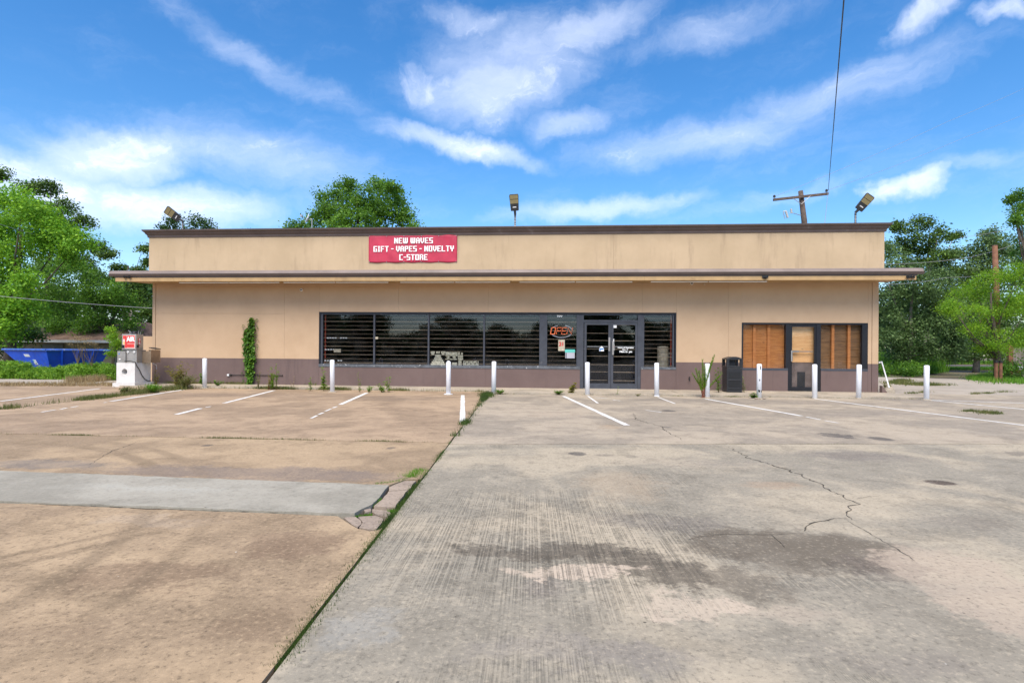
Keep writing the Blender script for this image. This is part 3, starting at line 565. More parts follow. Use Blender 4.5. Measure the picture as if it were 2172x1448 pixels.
# right group
T('pine_tree', 'tall pine rising right of the store roof corner', 1965, 44, [(1955, 475, 22), (1925, 500, 24), (1990, 500, 26), (2025, 500, 12), (1960, 520, 34), (1990, 545, 26), (2030, 540, 14), (1915, 530, 24), (1950, 570, 40), (2010, 580, 26), (1900, 480, 10)], 'lf_pine', dens=19, size=.19, csize=.2, subs=7, sub_r=.4, squash=.65, bark='palebark')
T('oak_tree', 'grey green oak directly beside the right end of the store', 1925, 38, [(1890, 560, 34), (1915, 590, 45), (1880, 640, 40), (1940, 640, 50), (1975, 610, 45), (1900, 700, 40), (1950, 700, 45), (2000, 680, 45), (2010, 720, 32), (1880, 530, 20), (1990, 640, 40), (1878, 680, 30), (1885, 715, 28), (1900, 750, 26), (1940, 748, 28), (1985, 745, 28), (2025, 740, 28)], 'lf_oak', dens=26, size=.16, csize=.2, subs=8, sub_r=.42, bark='palebark', trunk_r=.2)
T('oak_tree', 'wide grey green oak behind the yellow green tree', 2070, 44, [(2040, 560, 45), (2090, 530, 34), (2060, 600, 50), (2120, 560, 50), (2165, 530, 40), (2030, 650, 50), (2080, 690, 50), (2060, 730, 30), (2150, 620, 60), (2100, 500, 20), (2140, 700, 50), (2060, 750, 22), (2100, 748, 24), (2140, 745, 24)], 'lf_oak', dens=20, size=.19, csize=.22, subs=8, sub_r=.42, bark='palebark', trunk_r=.2)
T('cypress_tree', 'bright yellow green feathery tree at the right edge by the verge', 2118, 30, [(2100, 590, 26), (2150, 580, 34), (2070, 610, 28), (2110, 640, 44), (2040, 620, 20), (2020, 650, 22), (2060, 665, 34), (2150, 660, 50), (2090, 700, 34), (2140, 720, 40), (2060, 700, 22), (2110, 745, 26), (2085, 735, 18), (2200, 640, 60), (2180, 720, 40), (2010, 660, 12)], 'lf_lime2', dens=42, size=.09, csize=.16, subs=8, sub_r=.4, squash=.6, trunk_r=.16)
T('cypress_tree', 'tall spiky treetop cut off by the upper right edge', 2200, 33, [(2168, 415, 14), (2165, 450, 18), (2150, 470, 10), (2180, 480, 26), (2185, 530, 36), (2200, 430, 40), (2142, 425, 6), (2175, 590, 30)], 'lf_green', dens=28, size=.13, csize=.14, subs=7, sub_r=.4)
# low bushes in shade and the far wood
def bush(name, label, L, Y, lf, **k):
    LB = pxlobes(L, Y, .6, k.pop('subs', 4), .5, .8); c = LB[0]; V = leafcloud(LB, k.pop('dens', 20), k.pop('size', .12), k.pop('csize', .18)); global TOT; TOT += len(V)
    root = empty(name, (c[0], c[1], 0), label, 'plant')
    mb = MB()
    for l in LB[::3]: mb.tube([(c[0]+random.uniform(-.1, .1), c[1], -.02), (l[0], l[1], l[2])], [.02, .008], 5)
    mb.build('stems', M['bark'], root, fix=False); quads_mesh('foliage', V, M[lf], root); return root
bush('bush', 'low green bush at the foot of the yellow green tree', [(2140, 785, 16), (2165, 780, 18), (2120, 778, 10)], 29, 'lf_green')
bush('tall_weed_clump', 'yellow green leafy weed rising behind the air machine', [(240, 715, 12), (246, 730, 10), (236, 700, 8), (243, 745, 12)], 22, 'lf_lime2', size=.09, csize=.1, subs=3)
W = []
for X in np.arange(-60, 95, 3.2):
    h = random.uniform(5, 9) if X > -5 else random.uniform(7, 10); yy = random.uniform(76, 88) if X > 5 else random.uniform(58, 64)
    for k in range(4): W.append((X+random.uniform(-2, 2), yy+random.uniform(-2, 2), h*(.15+.26*k), 2.6, 2.2, h*.17))

for X in np.arange(-70, 75, 3.5):  # row added behind the camera to darken the horizon mirrored in the glass
    if random.random() < .12: continue
    for k in range(3): W.append((X+random.uniform(-2, 2), -64+random.uniform(-2, 2), random.uniform(3.2, 4.6)*(.2+.3*k), 2.6, 2.0, 1.0))
V = leafcloud(W, 4, .62, .5, 12); TOT += len(V); tag(quads_mesh('woodland', V, M['lf_dark'], loc=(0, 70, 0)), kind='stuff')
# waist-high weeds on the left
W = []
for _ in range(190):
    px = random.uniform(-60, 246); yy = random.uniform(20.8, 23.2); c = at(px, 760, yy); h = random.uniform(.25, .5)*(1.12 if px > 165 else 1.25 if px < 50 else .75 if px < 130 else 1.0)
    for k in range(2): W.append((c.x+random.uniform(-.2, .2), yy, h*(.3+.5*k), .20, .22, h*.30))
V = leafcloud(W, 170, .085, .07, 10); TOT += len(V)
V2 = blades(6000, lambda: (lambda w_: (w_[0]+random.gauss(0, .15), w_[1]+random.gauss(0, .15), 0))(random.choice(W)), .42, .03, .4)
V2q = np.concatenate([V2, V2[:, 2:3]], 1); tag(quads_mesh('weeds', np.concatenate([V, V2q]), M['lf_weed'], loc=(-20, 22, 0)), kind='stuff')
W = []
for _ in range(16):
    px = random.uniform(1868, 1960); yy = random.uniform(34, 37); c = at(px, 770, yy); h = random.uniform(.3, .8); W.append((c.x, yy, h*.55, .3, .3, h*.5))
V = leafcloud(W, 60, .14, .14, 10); tag(quads_mesh('undergrowth', V, M['lf_green'], loc=(25, 35, 0)), kind='stuff')
# trees across the road behind the camera, seen mirrored in the shop glass
rs = [(-34, -44, 8.0, 4.2), (-25, -36, 9.0, 3.6), (-13.5, -40, 6.5, 3.4), (-8, -48, 5.4, 3.4), (-1.5, -42, 5.6, 3.2), (5.5, -38, 8.2, 3.6), (13, -42, 6.2, 3.8), (21, -40, 9.5, 4.0), (30, -46, 6.5, 4.0), (39, -42, 8, 4.5), (-44, -40, 8, 4.5), (-19, -50, 5.8, 3.6), (9.5, -50, 5.2, 3), (-52, -44, 7, 4.5)]
first = None
for i, (x, y, h, r) in enumerate(rs):
    lbl = 'roadside tree mirrored in the shop glass, number'.replace(', number', '') + ' ' + ['behind the far left of the lot', 'tall and broad, before the first shop window', 'low and round, before the second window', 'lowest and distant, near the lot middle left', 'low, opposite the lot joint', 'tall, opposite the double doors', 'medium, opposite the litter bin', 'tallest of all, opposite the boarded window', 'medium, opposite the right canopy tip', 'large, right of the store', 'large, far left beyond the air machine', 'distant one between two taller left ones', 'distant small one between the door trees', 'outermost on the left'][i]
    if first is None:
        LB = []
        for k in range(16):
            a_ = random.uniform(0, 2*PI); rr = random.uniform(.1, .75); LB.append((x+rr*r*math.cos(a_), y+rr*r*math.sin(a_), h*random.uniform(.30, .84), r*.36, r*.36, h*.14))
        LB += [(x+random.uniform(-r, r), y, h*random.uniform(.08, .3), r*.35, r*.3, h*.15) for _ in range(8)]
        first = empty('roadside_tree', (x, y, 0), lbl, 'tree', 'trees across the road mirrored in the glass')
        quads_mesh('crown', leafcloud(LB, 16, .3, .34, 10), M['lf_dark'], first)
        MB().tube([(x, y, -.1), (x+.1, y, h*.4), (x, y, h*.75)], [.25, .2, .06], 8).build('trunk', M['bark'], first, smooth=True)
    else:
        o = dup(first, lbl, (x, y, 0)); o.rotation_euler.z = random.uniform(0, 6); o.scale = (r/4.2, r/4.2, h/8)
# ------------------------------------------------------------------ the store
D = 18.5; Z0 = .045; BAND = .926; SOF = 3.49; XL, XR = -13.86, 10.05
store = empty('store_building', (-1.9, D, 0), 'long one storey beige store with brown cornice, canopy and dark brown base', 'building')
def X(px, Y=D, py=720): return at(px, py, Y).x
def Zz(py, px=1086, Y=D): return at(px, py, Y).z
w1L, w1R, w1T, w1B = -7.95, 3.86, 2.515, .72; w2L, w2R, w2T, w2B = 5.90, X(1841), 2.205, .735
d1L, d1R = X(1230, py=800), X(1359, py=800); d2L, d2R = X(1671, py=800), X(1741, py=800)
g = .004; TL, TR = X(330), X(1849)
def panel(name, x0, x1, z0, z1, m_, y0=D, y1=D+.22): MB().box(x0+g/2, x1-g/2, y0, y1, z0, z1).build(name, M[m_], store, bevel=0)
# beige upper panels
panel('corner_trim', XL, TL-.006, BAND+.002, SOF, 'beige', D-.012); panel('corner_trim', TR+.006, XR, BAND+.002, SOF, 'beige', D-.012)
panel('corner_trim', XL, TL-.006, Z0, BAND, 'brownband', D-.016); panel('corner_trim', TR+.006, XR, Z0, BAND, 'brownband', D-.016)
seams = [TL, X(603), w1L]
zs = Zz(665, 500)
panel('wall_panel', TL, X(603), BAND+.002, zs-.002, 'beige'); panel('wall_panel', TL, X(603), zs+.002, SOF, 'beige'); panel('wall_panel', X(603), w1L, BAND+.002, SOF, 'beige')
for a, b in zip([w1L, X(845), X(1035), X(1362)], [X(845), X(1035), X(1362), w1R]): panel('wall_panel', a, b, w1T, SOF, 'beige')
panel('wall_panel', w1R, X(1545), BAND+.002, SOF, 'beige'); panel('wall_panel', X(1545), w2L, BAND+.002, SOF, 'beige'); panel('wall_panel', w2L, w2R, w2T, SOF, 'beige'); panel('wall_panel', w2R, TR, BAND+.002, SOF, 'beige')
panel('base_panel', TL, w1L, Z0, BAND, 'brownband', D-.004); panel('base_panel', w1L, X(1030), Z0, w1B, 'brownband', D-.004); panel('base_panel', X(1030), d1L, Z0, w1B, 'brownband', D-.004)
panel('base_panel', d1R, w1R, Z0, w1B, 'brownband', D-.004); panel('base_panel', w1R, w2L, Z0, BAND, 'brownband', D-.004); panel('base_panel', w2L, d2L, Z0, w2B, 'brownband', D-.004); panel('base_panel', d2R, w2R, Z0, w2B, 'brownband', D-.004); panel('base_panel', w2R, TR, Z0, BAND, 'brownband', D-.004)
# side and back walls, roof, dark room
MB().box(XL+.01, XL+.23, D+.221, D+13, 0, 5.0).build('side_wall', M['beige'], store); MB().box(XR-.23, XR-.01, D+.221, D+13, 0, 5.0).build('side_wall', M['beige'], store); MB().box(XL+.24, XR-.24, D+12.8, D+13, 0, 5.0).build('rear_wall', M['beige'], store)
MB().box(XL+.24, XR-.24, D+.23, D+12.79, 4.4, 4.5).build('roof', M['brown'], store)
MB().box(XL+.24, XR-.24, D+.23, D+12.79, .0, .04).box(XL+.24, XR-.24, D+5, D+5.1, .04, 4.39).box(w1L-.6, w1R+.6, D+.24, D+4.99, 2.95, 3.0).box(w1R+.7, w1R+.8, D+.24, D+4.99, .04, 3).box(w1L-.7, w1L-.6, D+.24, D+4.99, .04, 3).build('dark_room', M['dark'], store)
# parapet wall, in panels
PY = 18.42; ed = [-13.95, X(845, PY), X(1300, PY), 10.17]
for a, b in zip(ed, ed[1:]): MB().box(a+.0015, b-.0015, PY, PY+.3, 3.5, 5.04).build('parapet_wall', M['beige_up'], store)
for px in (340, 1840): MB().box(ed[0] if px == 340 else ed[3]-.3, ed[0]+.3 if px == 340 else ed[3], PY+.301, D+13, 4.0, 5.04).build('parapet_return', M['beige_up'], store)
# cornice: moulded profile with mitred ends
prof = [(PY+.05, 5.035), (PY-.02, 5.035), (PY-.03, 5.075), (PY-.03, 5.10), (PY-.055, 5.13), (PY-.085, 5.16), (PY-.095, 5.19), (PY-.15, 5.235), (PY-.165, 5.245), (PY-.165, 5.27), (PY+.30, 5.27), (PY+.30, 5.05), (PY+.05, 5.05)]
MB().prism_x([(y, z) for y, z in prof], -13.73, 9.955, .8).build('cornice', M['brown'], store)
MB().box(-14.105, 10.332, PY-.172, PY+.31, 5.272, 5.285).build('coping', M['brown'], store)
# canopy
CF = 17.5; CL_, CR_ = -14.66, 10.80
cano = MB().prism([(CL_+.20, CF+.10), (CR_-.20, CF+.10), (XR+.14, D-.03), (XL-.14, D-.03)], SOF-.02, SOF+.05).build('soffit', M['soffit'], store)
MB().prism([(CL_+.17, CF+.05), (CR_-.17, CF+.05), (XR+.5, D-.1), (XL-.5, D-.1)], 3.56, 3.74).build('canopy_deck', M['brown'], store)
fx = [CL_+.2]+[X(p, CF) for p in (365, 382, 605, 860, 1110, 1366, 1620)]+[CR_-.2]
for a, b in zip(fx, fx[1:]): MB().loft([[(a+.002, CF+.06, 3.60), (a+.002, CF+.085, 3.60), (a+.002, CF+.10, 3.435), (a+.002, CF+.055, 3.435)], [(b-.002, CF+.06, 3.60), (b-.002, CF+.085, 3.60), (b-.002, CF+.10, 3.435), (b-.002, CF+.055, 3.435)]]).build('fascia_board', M['soffit'], store)
MB().prism_x([(CF+.10, 3.60), (CF+.015, 3.60), (CF-.02, 3.675), (CF+.10, 3.675)], CL_+.06, CR_-.06, .5).build('lower_fascia', M['brown'], store)
MB().prism_x([(CF+.10, 3.677), (CF-.022, 3.677), (CF+.0, 3.765), (CF+.10, 3.79), (PY-.001, 3.80), (PY-.001, 3.70), (CF+.10, 3.70)], CL_+.06, CR_-.06, .02).build('upper_fascia', M['brown_hi'], store)
for px in range(360, 1640, 12):
    xx = X(px, 17.9); MB().box(xx, xx+.02, 17.62, D-.05, SOF-.028, SOF-.0205).build('soffit_rib', M['soffit'], store)
for a, b in ((380, 597), (601, 828), (848, 1086), (1100, 1345), (1378, 1630)):
    x0, x1 = X(a, 17.75, 600), X(b, 17.75, 600); o = MB().box(x0, x1, 17.70, 17.79, SOF-.062, SOF-.031).build('light_fixture', M['soffit'], store)
    n = 2
    for k in range(n): u0 = x0+.03+(x1-x0-.06)*k/n; MB().tube([(u0, 17.72, SOF-.078), (u0+(x1-x0-.06)/n-.03, 17.72, SOF-.078)], .02, 8).build('tube', M['print'], o)
# --- storefront
def wbox(name, x0, x1, z0, z1, m_, parent=store, y0=D+.03, y1=D+.11): return MB().box(x0, x1, y0, y1, z0, z1).build(name, M[m_], parent, bevel=.004)
fr = wbox('window_frame', w1L+.002, w1R-.002, w1T-.05, w1T-.002, 'blackframe_and_shade', y0=D+.004)  # outer edge coloured black for the shadow round the opening
wbox('window_frame', w1L+.002, w1L+.05, w1B, w1T-.052, 'blackframe_and_shade', y0=D+.004); wbox('window_frame', w1R-.05, w1R-.002, w1B, w1T-.052, 'blackframe_and_shade', y0=D+.004)  # side edges carry the same painted shadow
wbox('window_frame', w1L+.052, w1R-.052, w1T-.085, w1T-.052, 'frame', y0=D+.035)
wbox('window_sill', w1L+.0, d1L, w1B-.05, w1B+.045, 'sill', y0=D-.02); wbox('window_sill', d1R, w1R, w1B-.03, w1B+.045, 'sill', y0=D-.015)
def col(px0, px1, z0, z1, m_='frame', y0=D+.02): return wbox('mullion', X(px0), X(px1), z0, z1, m_, y0=y0)
zt = w1T-.086; zb = w1B+.046
wbox('mullion', w1L+.052, X(683.5), zb, zt, 'frame')
for c_ in (793, 908.5, 1026.5): col(c_-1.7, c_+1.7, zb, zt)
col(1144, 1160.5, zb, zt, y0=D+.008); col(1223, 1238, w1B-.0, zt, y0=D+.008); wbox('mullion', X(1228), X(1238), Z0, w1B-.001, 'frame', y0=D+.008)
col(1353, 1366.5, w1B, zt, y0=D+.008); wbox('mullion', X(1353), X(1359.5), Z0, w1B-.001, 'frame', y0=D+.008); col(1427, 1430, zb, zt)
def pane(px0, px1, z0, z1, mt='glass', y=D+.07):
    o = MB().box(X(px0)-.004, X(px1)+.004, y, y+.008, z0-.004, z1+.004).build('pane', M[mt], store); return o
for a, b in ((683.5, 791.3), (794.7, 906.8), (910.2, 1024.8), (1028.2, 1144), (1160.5, 1223), (1366.5, 1427)): pane(a, b, zb, zt)
dT = Zz(683, 1300); wbox('transom_bar', X(1238), X(1353), dT, dT+.07, 'frame', y0=D+.015); pane(1238, 1353, dT+.071, zt)
def door(px0, px1, stile=.075, fm='frame', gm='glass', z0=Z0+.012, z1=None, bot=.16, top=.085):
    x0, x1 = X(px0, py=760), X(px1, py=760); y0, y1 = D+.03, D+.075; z1 = z1 or dT-.004
    o = MB().box(x0, x0+stile, y0, y1, z0, z1).box(x1-stile, x1, y0, y1, z0, z1).box(x0+stile, x1-stile, y0+.001, y1-.001, z0, z0+bot).box(x0+stile, x1-stile, y0+.001, y1-.001, z1-top, z1).build('door', M[fm], store)
    MB().box(x0+stile, x1-stile, y0+.02, y0+.028, z0+bot, z1-top).build('pane', M[gm], o); return o, x0, x1
dl, a0, a1 = door(1239, 1295.4); dr, b0, b1 = door(1296, 1352.5)
hz = Zz(730, 1300)
for o, xx, dz in ((dl, a1-.05, 0), (dr, b0+.06, -.12)):
    MB().box(xx-.028, xx+.028, D-.03, D-.018, hz+dz-.22, hz+dz+.22).box(xx-.012, xx+.012, D-.018, D+.03, hz+dz-.19, hz+dz-.16).box(xx-.012, xx+.012, D-.018, D+.03, hz+dz+.16, hz+dz+.19).build('handle', M['steel'], o, bevel=.003)
for o, u0, u1 in ((dl, a0, a1), (dr, b0, b1)): MB().box(u0+.09, u1-.09, D+.08, D+.11, hz-.10, hz-.055).build('push_bar', M['steel'], o)
MB().box(X(1238), X(1353), D-.01, D+.12, Z0, Z0+.011).build('threshold', M['steel'], store)
# security bars behind the glass
for i in range(12):
    z = .80+i*.1395; mt = 'bar' if i % 2 == 0 else 'bar'; hh = .0065 if i % 2 == 0 else .003
    MB().box(w1L+.06, X(1226), D+.11, D+.13, z, z+hh*2).build('security_bar', M['bar'], store); MB().box(X(1367), w1R-.05, D+.11, D+.13, z, z+hh*2).build('security_bar', M['bar'], store)
for i in range(8):
    z = .31+i*.255+(.02 if i % 2 else 0); MB().box(X(1239), X(1296), D+.115, D+.13, z, z+.013).build('security_bar', M['bar'], store); MB().box(X(1297), X(1352), D+.115, D+.13, z-.01, z+.009).build('security_bar', M['bar'], store)
for px in (686.5, 1425): MB().box(X(px)-.02, X(px)+.02, D+.132, D+.16, w1B, zt).build('bar_upright', M['redbar'], store)
# second, boarded storefront
wbox('window_frame', w2L, w2R, w2T-.06, w2T-.002, 'blackframe_and_shade', y0=D+.004); wbox('window_frame', w2L, w2L+.05, w2B, w2T-.062, 'blackframe_and_shade', y0=D+.004); wbox('window_frame', X(1829), w2R-.002, w2B, w2T-.062, 'blackframe_and_shade', y0=D+.004)
wbox('window_sill', w2L, d2L, w2B-.04, w2B+.03, 'frame', y0=D-.01); wbox('window_sill', d2R, w2R, w2B-.04, w2B+.03, 'frame', y0=D-.01)
wbox('mullion', X(1667), X(1677), Z0, w2T-.062, 'blackframe_and_shade', y0=D+.006); wbox('mullion', X(1732), X(1741.5), Z0, w2T-.062, 'blackframe_and_shade', y0=D+.006)
z2b, z2t = w2B+.031, w2T-.063
pane(1578.5, 1667, z2b, z2t, 'glass2'); pane(1741.5, 1829, z2b, z2t, 'glass2')
d2, c0, c1 = door(1677.3, 1731.7, .05, 'blackframe_and_shade', 'glass2', z1=w2T-.065, bot=.12, top=.06)
MB().box(c0-.005, c0+.04, D-.03, D-.016, .98, 1.33).box(c0+.01, c0+.03, D-.016, D+.03, 1.0, 1.03).box(c0+.01, c0+.03, D-.016, D+.03, 1.28, 1.31).build('handle', M['steel'], d2, bevel=.003)
MB().box(c0+.05, c0+.28, D+.08, D+.11, 1.27, 1.33).box(c0+.28, c1-.06, D+.085, D+.10, 1.285, 1.315).build('push_bar', M['steel'], d2); MB().box(c0+.06, c0+.09, D+.08, D+.12, 1.0, 1.27).build('push_bar', M['black'], d2)
xs = X(1576), X(1668)
for i, (za, zc) in enumerate(((.72, 1.30), (1.303, 1.66), (1.663, 1.90), (1.903, 2.2))): MB().box(xs[0], xs[1], D+.17+.003*i, D+.19, za, zc).build('plywood_board', M['ply'], store)
for px in (1603, 1634): MB().box(X(px)-.045, X(px)+.045, D+.125, D+.165, .72, 2.2).build('timber_stud', M['stud'], store)
for i, (za, zc) in enumerate(((.70, .92), (.925, 1.14), (1.145, 1.36), (1.365, 1.61), (1.615, 1.86), (1.865, 2.21))): MB().box(X(1738), X(1836), D+.19+.005*(i % 2), D+.21, za, zc).build('plywood_board', M['ply2'], store)
for px in (1770.5, 1805): MB().box(X(px)-.042, X(px)+.042, D+.11, D+.18, .70, 2.2).build('timber_stud', M['stud'], store)
MB().box(c0, c1, D+.20, D+.22, .95, 2.2).build('plywood_board', M['ply3'], store); MB().box(c0, c1, D+.20, D+.215, .06, .947).build('plywood_board', M['film'], store)
MB().prism_x([(D+.19, .15), (D+.195, .15), (D+.195, .65), (D+.19, .65)], c0+.28, c0+.52, 0).build('torn_film', M['black'], store)
V = [(c0+.05, D+.185, 2.06), (c0+.42, D+.18, 1.75), (c0+.62, D+.188, 1.35), (c0+.70, D+.18, .96), (c0+.06, D+.185, .96)]
MB().add(V+[(x, y+.006, z) for x, y, z in V], [(0, 1, 2, 3, 4), (9, 8, 7, 6, 5), (0, 5, 6, 1), (1, 6, 7, 2), (2, 7, 8, 3), (3, 8, 9, 4), (4, 9, 5, 0)]).build('plywood_board', ply_m := M['ply3'], store)
# ------------------------------------------------------------------ lettering
def text(body, size, loc, m_, parent, bold=.0, xs_=1.0, align='CENTER', name='lettering', rotz=0.0, depth=.0015, spacing=1.0, shear=0):
    cu_ = bpy.data.curves.new(name, 'FONT'); cu_.body = body; cu_.size = size; cu_.align_x = align; cu_.align_y = 'CENTER'; cu_.offset = bold; cu_.extrude = depth; cu_.space_character = spacing; cu_.shear = shear; cu_.resolution_u = 3
    tmp = bpy.data.objects.new(name, cu_); C.objects.link(tmp); bpy.context.view_layer.update()
    me = bpy.data.meshes.new_from_object(tmp.evaluated_get(bpy.context.evaluated_depsgraph_get())); bpy.data.objects.remove(tmp)
    me.transform(Matrix.Rotation(rotz, 4, 'Z') @ Matrix.Rotation(PI/2, 4, 'X') @ Matrix.Scale(xs_, 4, (1, 0, 0))); me.materials.clear(); me.materials.append(m_)
    o = bpy.data.objects.new(name, me); C.objects.link(o)
    if parent: o.parent = parent; o.location = Vector(loc)-worldloc(parent)
    else: o.location = loc
    return o
BY = PY-.03; bc = at(876, 528, BY); bl, br, bt, bb = at(782, 527, BY).x, at(969.5, 527, BY).x, at(876, 499, BY).z, at(876, 556.5, BY).z
ban = empty('banner', (bc.x, BY, bb), 'red vinyl banner with white lettering hung under the cornice', 'banner')
NX, NZ = 60, 20; mb = MB()
def bsag(u, v): return -.02-.018*math.sin(u*9+v*3)*math.exp(-((u-.04)**2)*60)-.012*math.sin(u*23+v*5)*abs(v-.5) - .02*math.exp(-(((u-.95)*1.0+(v-.8)*.3)**2)*300)-.015*math.exp(-((u*1.0+(v-.9)*.35-.05)**2)*300)
for j in range(NZ+1):
    for i in range(NX+1):
        u, v = i/NX, j/NZ; sc_ = .012*math.cos(u*PI*2*5)*(1 if v in (0, 1) else 0); mb.v.append((bl+(br-bl)*u, BY+.024+bsag(u, v)*.65, bb+(bt-bb)*v-(sc_ if v == 1 else -sc_)*.8))
for j in range(NZ):
    for i in range(NX): k = j*(NX+1)+i; mb.f.append((k, k+1, k+NX+2, k+NX+1))
o = mb.build('banner_sheet', M['red'], ban, smooth=True, fix=False); md = o.modifiers.new('thick', 'SOLIDIFY'); md.thickness = .002
h_ = bt-bb
GLY = {'N': '110011 111011 111111 111111 110111 110011 110011', 'E': '111111 110000 110000 111110 110000 110000 111111', 'W': '11011011 11011011 11011011 11011011 11011011 11111111 01111110',
 'A': '011110 110011 110011 111111 110011 110011 110011', 'V': '110011 110011 110011 110011 110011 011110 001100', 'S': '111111 110000 110000 111111 000011 000011 111111', 'G': '111111 110000 110000 110111 110011 110011 111111',
 'I': '1111 0110 0110 0110 0110 0110 1111', 'F': '111111 110000 110000 111110 110000 110000 110000', 'T': '111111 001100 001100 001100 001100 001100 001100', 'P': '111111 110011 110011 111111 110000 110000 110000',
 'O': '111111 110011 110011 110011 110011 110011 111111', 'L': '110000 110000 110000 110000 110000 110000 111111', 'Y': '110011 110011 110011 111111 001100 001100 001100', 'C': '111111 110000 110000 110000 110000 110000 111111',
 'R': '111110 110011 110011 111110 110011 110011 110011', '-': '0000 0000 0000 1111 0000 0000 0000', ' ': '00 00 00 00 00 00 00'}
for body, vz, xw in (('NEW WAVES', .80, 1.30), ('GIFT - VAPES - NOVELTY', .50, 2.70), ('C-STORE', .19, .95)):
    LT = []; cx_ = 0
    for ch in body:
        rows = GLY[ch].split(); cells = []; LT.append(cells)
        for ri, row in enumerate(rows):
            ci = 0
            while ci < len(row):
                if row[ci] == '1':
                    e_ = ci
                    while e_ < len(row) and row[e_] == '1': e_ += 1
                    cells.append((cx_+ci, cx_+e_, 6-ri)); ci = e_
                else: ci += 1
        cx_ += len(rows[0])+1.1
    ux = xw/(cx_-1.1); uz = .188/7; mb = MB(); ox = bc.x+.02-xw/2; oz = bb+h_*vz-.094
    for cells in LT:
      if not cells: continue
      mb = MB()
      for a_, b_, r_ in cells: mb.add([(ox+a_*ux, BY-.018, oz+r_*uz), (ox+b_*ux, BY-.018, oz+r_*uz), (ox+b_*ux, BY-.018, oz+(r_+1)*uz), (ox+a_*ux, BY-.018, oz+(r_+1)*uz)], [(0, 1, 2, 3)])
      mb.build('letter', M['print'], ban, fix=False)
for k in range(6):
    for v in (.03, .97): p = (bl+.03+(br-bl-.06)*k/5, BY-.012, bb+h_*v); MB().tube([(p[0], p[1]-.004, p[2]), (p[0], p[1]+.004, p[2])], .012, 8).build('grommet', M['metal'], ban)
# signs in the shop window (each hangs inside the glass)
GY = D+.088
p = at(1191, 702, GY); os_ = empty('open_sign', p, 'unlit orange neon OPEN sign in a grey oval, inside the window', 'sign')
n = 36; rx, rz = .36, .20
for a0_, a1_ in ((20, 70), (110, 160), (205, 335)):
    MB().tube([(p.x+rx*math.cos(math.radians(a)), GY, p.z-.01+rz*math.sin(math.radians(a))) for a in np.linspace(a0_, a1_, 14)], .015, 6).build('neon_ring', M['neonring'], os_)
def stroke(L, sx, x0): MB_ = MB(); [MB_.tube([(p.x+x0+(x+.22*z)*sx, GY-.005, p.z-.10+z*.21) for x, z in s_], .017, 6) for s_ in L]; MB_.build('letter', M['neon'], os_)
stroke([[(0, 0), (0, 1)], [(0, 0), (.8, 0)], [(.8, 0), (.8, 1)], [(0, 1), (.8, 1)]], .17, -.36); stroke([[(0, 0), (0, 1), (.75, 1), (.75, .5), (0, .5)]], .17, -.17); stroke([[(.75, 1), (0, 1), (0, 0), (.75, 0)], [(0, .5), (.7, .5)]], .17, .0); stroke([[(0, 0), (0, 1), (.85, 0), (.85, 1)]], .18, .17)
def card(name, label, px0, px1, py0, py1, m_, cat='poster', y=D+.062):
    a, b = at(px0, py1, y), at(px1, py0, y); r_ = empty(name, ((a.x+b.x)/2, y, a.z), label, cat); MB().box(a.x, b.x, y, y+.003, a.z, b.z).build('sheet', M[m_], r_); return r_, a, b
r_, a, b = card('age_sign', 'torn paper sign with a red 21 taped to the window by the doors', 1184, 1198, 720.5, 744, 'paper', 'sign'); text('21', .17, ((a.x+b.x)/2, D+.058, a.z+.22), M['signred'], r_, .008)
r_, a, b = card('notice', 'teal and grey notice stuck on the window left of the doors', 1199, 1219, 746, 759.5, 'neonring', 'sign'); MB().box(a.x-.01, b.x+.01, D+.056, D+.061, b.z-.02, b.z+.08).build('heading', M['teal'], r_); MB().box(a.x+.02, a.x+.04, D+.056, D+.061, a.z, b.z-.03).build('dark_edge', M['black'], r_)
r_ = empty('address_decal', at(1187, 670, D+.06), 'white street number decal 930 at the top of the window', 'sign'); text('930', .115, at(1187, 669.5, D+.06), M['print'], r_, .004)
ad = at(1276, 740, D+.045)
r_ = empty('atm_decal', ad, 'blue and white house shaped decal on the left door glass', 'decal')
mb = MB(); hx = .075; mb.add([(ad.x-hx, ad.y, ad.z-.07), (ad.x+hx, ad.y, ad.z-.07), (ad.x+hx, ad.y, ad.z+.02), (ad.x, ad.y, ad.z+.10), (ad.x-hx, ad.y, ad.z+.02)], [(0, 1, 2, 3, 4)]); mb.build('sheet', M['print'], r_, fix=False)
MB().box(ad.x-hx+.01, ad.x+hx-.01, ad.y-.003, ad.y-.001, ad.z-.02, ad.z+.025).box(ad.x-hx+.01, ad.x-hx+.05, ad.y-.003, ad.y-.001, ad.z-.06, ad.z-.03).build('print', M['blueprint'], r_)
hp = at(1327, 742, D+.045); r_ = empty('hours_decal', hp, 'white hours of operation lettering on the right door glass', 'decal')
text('Hours of Operation', .062, (hp.x, hp.y, hp.z+.075), M['print'], r_, .003); text('Mon - S', .055, (hp.x-.02, hp.y, hp.z+.01), M['print'], r_, .003); text('10am to  pm', .08, (hp.x, hp.y, hp.z-.055), M['print'], r_, .004)
vp = at(1301.5, 731, D+.028); r_ = empty('door_edge_decal', vp, 'narrow vertical strip of small white stickers by the door handle', 'decal')
for k in range(8): MB().box(vp.x-.018-(.006 if k > 3 else 0), vp.x+.018+(.006 if k > 3 else 0), vp.y-.004, vp.y-.001, vp.z+.15-k*.047, vp.z+.15-k*.047+.036).build('sticker', M['print'] if k != 5 else M['pinkish'], r_)
sq = at(1304, 692, D+.045); r_ = empty('door_top_sticker', sq, 'square white sticker at the top corner of the right door', 'decal'); MB().box(sq.x-.06, sq.x+.06, sq.y, sq.y+.002, sq.z-.05, sq.z+.05).build('sheet', M['print'], r_)
